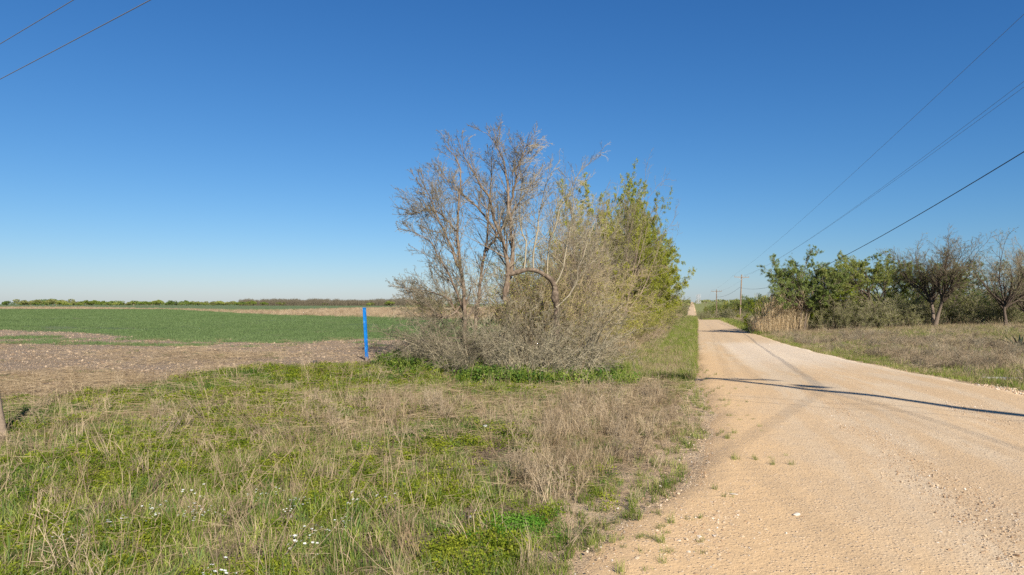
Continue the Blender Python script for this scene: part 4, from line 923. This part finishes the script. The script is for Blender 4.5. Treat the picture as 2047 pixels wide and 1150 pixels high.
n = 1400; X = r.uniform(.0, .9, n); Y = r.uniform(56, 68, n); X = X*Y; m = (X-roadc(Y) > 4); X, Y = X[m], Y[m]; P, rot, sc = place(X, Y, .15, r, r.uniform(1.0, 2.0, len(X))); scatter('field_edge_straw', big_d[:2]+[stalks[2]], P, rot, sc, r.choice([0, 1, 2], len(X)), 'pale dry grass fringe in front of the right-hand trees')
Y = np.exp(r.uniform(np.log(66), np.log(230), 5000)); X = roadc(Y)+3.1+r.exponential(2.2, 5000); P, rot, sc = place(X, Y, .2, r, r.uniform(1, 2, 5000)*(1+Y*.006)); dd = (X-roadc(Y)-3.1 > 1.8+fbm(Y*.1, Y*0, 4, 2)); scatter('far_verge_grass', big_g+big_d[:2], P, rot, sc, np.where(dd, r.choice([2, 3], 5000), r.choice([0, 1], 5000)), 'green and tan grass on the right verge further down the road')
# fields: wheat, clods, stubble
wh_k = [k_tuft(330+i, 26, .13, .012, 0, .6, [M_wheat], .16) for i in range(2)]
def fcand(n, y0, y1, pwr): return cand(r, n, y0, y1, pwr, -.90, .22, 1.0)
X, Y = fcand(90000, 26, 190, 1.35); gv_, so_, w_, tn_ = zones(X, Y); nz = fbm(X*.16, Y*.5, 71, 4); m = (w_+(nz-.5)*14 > 0) & (fbm(X*.12, Y*.30, 73, 4) < .57) & (w_ > -8+1) & (X-roadc(Y) < -9); m |= (so_ > 2) & (X-roadc(Y) < -9) & (nz > .60) & (Y > 21) & (w_ > -16)
X, Y = X[m], Y[m]; P, rot, sc = place(X, Y, .1, r, r.uniform(.7, 1.2, len(X))*(1+np.clip(Y-40, 0, 150)*.012)); scatter('young_wheat', wh_k, P, rot, sc, r.randint(0, 2, len(X)), 'short green young wheat in the left field')
rocks = [k_rock(340+i, M_clod, .6) for i in range(4)]
X, Y = fcand(42000, 11.5, 42, 1.0); gv_, so_, w_, tn_ = zones(X, Y); m = (so_ > -.2) & (w_ < 1) & (X-roadc(Y) < -7.2); X, Y = X[m], Y[m]
P, rot, sc = place(X, Y, .5, r, np.minimum(.014+r.exponential(.022, len(X)), .14), -.004); scatter('soil_clods', rocks, P, rot, sc, r.randint(0, 4, len(X)), 'clods and small stones lying on the turned soil')
X, Y = fcand(12000, 10.5, 30, 1.0); gv_, so_, w_, tn_ = zones(X, Y); px, py = pxy(X, Y); m = (so_ > -.3) & (X-roadc(Y) < -7.2) & (r.uniform(size=len(X)) < np.clip(1.2*sstep(900, 100, px)*sstep(735, 770, py)+ell(px, py, 400, 712, 170, 14, .6)+.06, 0, 1)); X, Y = X[m], Y[m]
P, rot, sc = place(X, Y, .08, r, r.uniform(.8, 1.6, len(X))); scatter('field_litter', lit+[tuft_d[0], forbs[2]], P, rot, sc, r.choice([0, 1, 2, 0, 1, 2, 3, 4], len(X), p=[.16, .16, .16, .16, .16, .1, .06, .04]), 'dead straw litter on the near edge of the turned soil')
X, Y = fcand(26000, 55, 330, 1.3); gv_, so_, w_, tn_ = zones(X, Y); m = (tn_ > -.5) & (X-roadc(Y) < -9); X, Y = X[m], Y[m]; P, rot, sc = place(X, Y, .2, r, r.uniform(.6, 1.1, len(X))*(1+Y*.004)); scatter('dry_stubble', big_d, P, rot, sc, r.randint(0, 3, len(X)), 'dry tan stubble on the bank between the green fields')
# loose stone on and beside the road
stones = [k_rock(350+i, M_stone, .65) for i in range(5)]
def on_road(X, Y): return np.minimum(X-lefty(Y), roadc(Y)+3.2-X)
n = 170000; X, Y = cand(r, n, 2.8, 24, 1.15, -.08, .86, .6); d = on_road(X, Y); px, py = pxy(X, Y)
pile = ell(px, py, 1440, 1090, 120, 70)+ell(px, py, 2010, 800, 160, 20)*1.2+ell(px, py, 1850, 1080, 180, 80, .12)
lane = .35+.65*sstep(.45, .62, fbm(X*.9-Y*.24, Y*.15, 81, 3)); m = (d > -.25) & (r.uniform(size=n) < np.clip(lane*.75+pile, 0, 1)*np.where(d < 0, .3, 1)); X, Y, pile = X[m], Y[m], np.clip(pile[m], 0, 1)
P, rot, sc = place(X, Y, .6, r, np.minimum(.004+r.exponential(.0042, len(X))*(1+1.6*pile), .042), -.038); scatter('gravel', stones, P, rot, sc, r.randint(0, 5, len(X)), 'loose limestone gravel strewn over the road')
# grass sprigs creeping over the gravel edge
n = 2600; X, Y = cand(r, n, 3.2, 20, 1.0, .0, .4, .5); g = X-lefty(Y); m = (g > -.1) & (g < 1.1) & (r.uniform(size=n) < np.exp(-g*3.2)*(fbm(X*3, Y*3, 91, 2) > .5)*1.6); X, Y = X[m], Y[m]
P, rot, sc = place(X, Y, .2, r, r.uniform(.3, .6, len(X)), -.03); scatter('creeping_grass', tuft_g, P, rot, sc, r.randint(0, 4, len(X)), 'thin grass sprigs creeping over the gravel edge')
# windrow of coarse stones at the right edge of the road
n = 1500; s_ = r.uniform(0, 1, n); Y = 10.3+s_*4.2; X = roadc(Y)+3.1+r.normal(size=n)*.28; P, rot, sc = place(X, Y, .6, r, .02+r.exponential(.016, n), -.03); sc = np.minimum(sc, .09); scatter('edge_stones', stones, P, rot, sc, r.randint(0, 5, n), 'coarse stones pushed into a low row at the right road edge')

# ------------------------------------------------------------------ single small things
def small(name, label, cat, px, py, mesh, sc=1, rz=0, dz=0):
    x, y = gp(px, py); o = link(name, mesh); o.location = (x, y, h1(x, y)+dz); o.rotation_euler = (0, 0, rz); o.scale = (sc,)*3 if not hasattr(sc, '__len__') else sc; return tag(o, label, cat)
t = NT('dark_clay'); m_dark = t.diffuse((.05, .048, .05), t.bump(t.noise(20, 4, .6, t.obj()), .01), .9)
small('dark_stone', 'dark lump on the turned soil left of the blue post', 'stone', 628, 726, k_rock(401, m_dark, .7, 2), (.22, .16, .16), .3, .03)
t = NT('white_plastic'); m_wh = t.diffuse((.72, .74, .76), t.bump(t.noise(30, 4, .6, t.obj()), .006), .35, .5)
small('white_scrap', 'crumpled white scrap lying in the dead grass mid-verge', 'litter', 970, 861, k_rock(402, m_wh, .5, 2), (.085, .07, .08), .3, .06)
small('flat_stone', 'flat pale stone on the sandy road edge', 'stone', 1466, 999, k_rock(403, NT('pale_rock').diffuse((.50, .43, .34), None, .9), .3, 2), (.09, .04, .04), -.4, .045)
small('pale_stone', 'small pale stone on the road in the lower middle', 'stone', 1592, 1042, k_rock(404, M_stone, .5, 2), (.07, .045, .05), .2, .048)
t = NT('bleached_concrete'); m_con = t.diffuse(t.mix(t.mapr(t.noise(8, 5, .7, t.obj()), .4, .6), (.5, .49, .46), (.36, .33, .28)), t.bump(t.noise(12, 4, .7, t.obj()), .02), .9)
small('concrete_slab', 'broken pale concrete slab in the grass at the lower right road edge', 'slab', 2022, 763, k_rock(405, m_con, .10, 2), (1.5, .55, .8), -.5, .07)
def yucca():
    rr = np.random.RandomState(9); x, y = gp(2038, 698); root = thing('agave_plant', 'dark spiky-leaved plant at the right edge in the rough grass', 'plant', (x, y, h1(x, y)))
    me = None
    for k in range(11):
        az = k*2.4+rr.normal()*.2; L = rr.uniform(.6, .95); el = rr.uniform(.5, 1.25); t_ = np.linspace(0, 1, 6); mb = MB()
        c = np.stack([np.cos(az)*math.cos(el)*L*t_, np.sin(az)*math.cos(el)*L*t_, math.sin(el)*L*t_-.12*t_**2], 1); wv = np.array([-math.sin(az), math.cos(az), 0]); w_ = .06*(1-t_**1.6)+.002
        v = np.stack([c-wv*w_[:, None]+[0, 0, .02], c-[0, 0, .01], c+wv*w_[:, None]+[0, 0, .02]], 1).reshape(-1, 3); i = np.arange(5)[:, None]*3
        q = np.concatenate([np.stack([i+j, i+j+1, i+j+4, i+j+3], -1).reshape(-1, 4) for j in (0, 1)]); mb.add(v, q); link('leaf', mb.mesh('spiky_leaf', M_ag, True), root)
t = NT('agave_leaf'); M_ag = t.leaf(t.mix(t.noise(8, 3, .5, t.obj()), (.02, .04, .03), (.05, .085, .06)), .1)
yucca()
# long dead canes lying in a sheaf on the verge
def sheaf(px0, py0, px1, py1, n, label, seed):
    rr = np.random.RandomState(seed); a = np.array([*gp(px0, py0), 0]); b = np.array([*gp(px1, py1), 0]); a[2] = h1(a[0], a[1])+.02; b[2] = h1(b[0], b[1])+.16
    P = []
    for k in range(n):
        s = a+rr.normal(size=3)*[.03, .03, .005]; e = b+rr.normal(size=3)*[.14, .14, .06]; t_ = np.linspace(0, 1, 7)[:, None]; Q = s+(e-s)*t_; Q[:, 2] += (.06*np.sin(t_*3.14))[:, 0]*rr.uniform(0, 1.5); P.append(Q-a)
    mb = MB(); tubes(mb, np.array(P), np.full((n, 7), .0035)*np.linspace(1, .4, 7), 3); o = link('dead_cane_sheaf', mb.mesh('dead_cane_sheaf', M_straw)); o.location = a; tag(o, label, 'dead stalks', kind='stuff')
sheaf(315, 912, 385, 838, 18, 'sheaf of pale dead canes lying on the left verge', 1)
sheaf(425, 868, 355, 815, 14, 'pale dead canes crossing the lying sheaf on the left verge', 2)
sheaf(540, 900, 450, 830, 14, 'fan of dead canes right of the lying sheaf', 3)
sheaf(40, 850, 130, 790, 14, 'grey dead canes beside the leaning wooden post', 4)
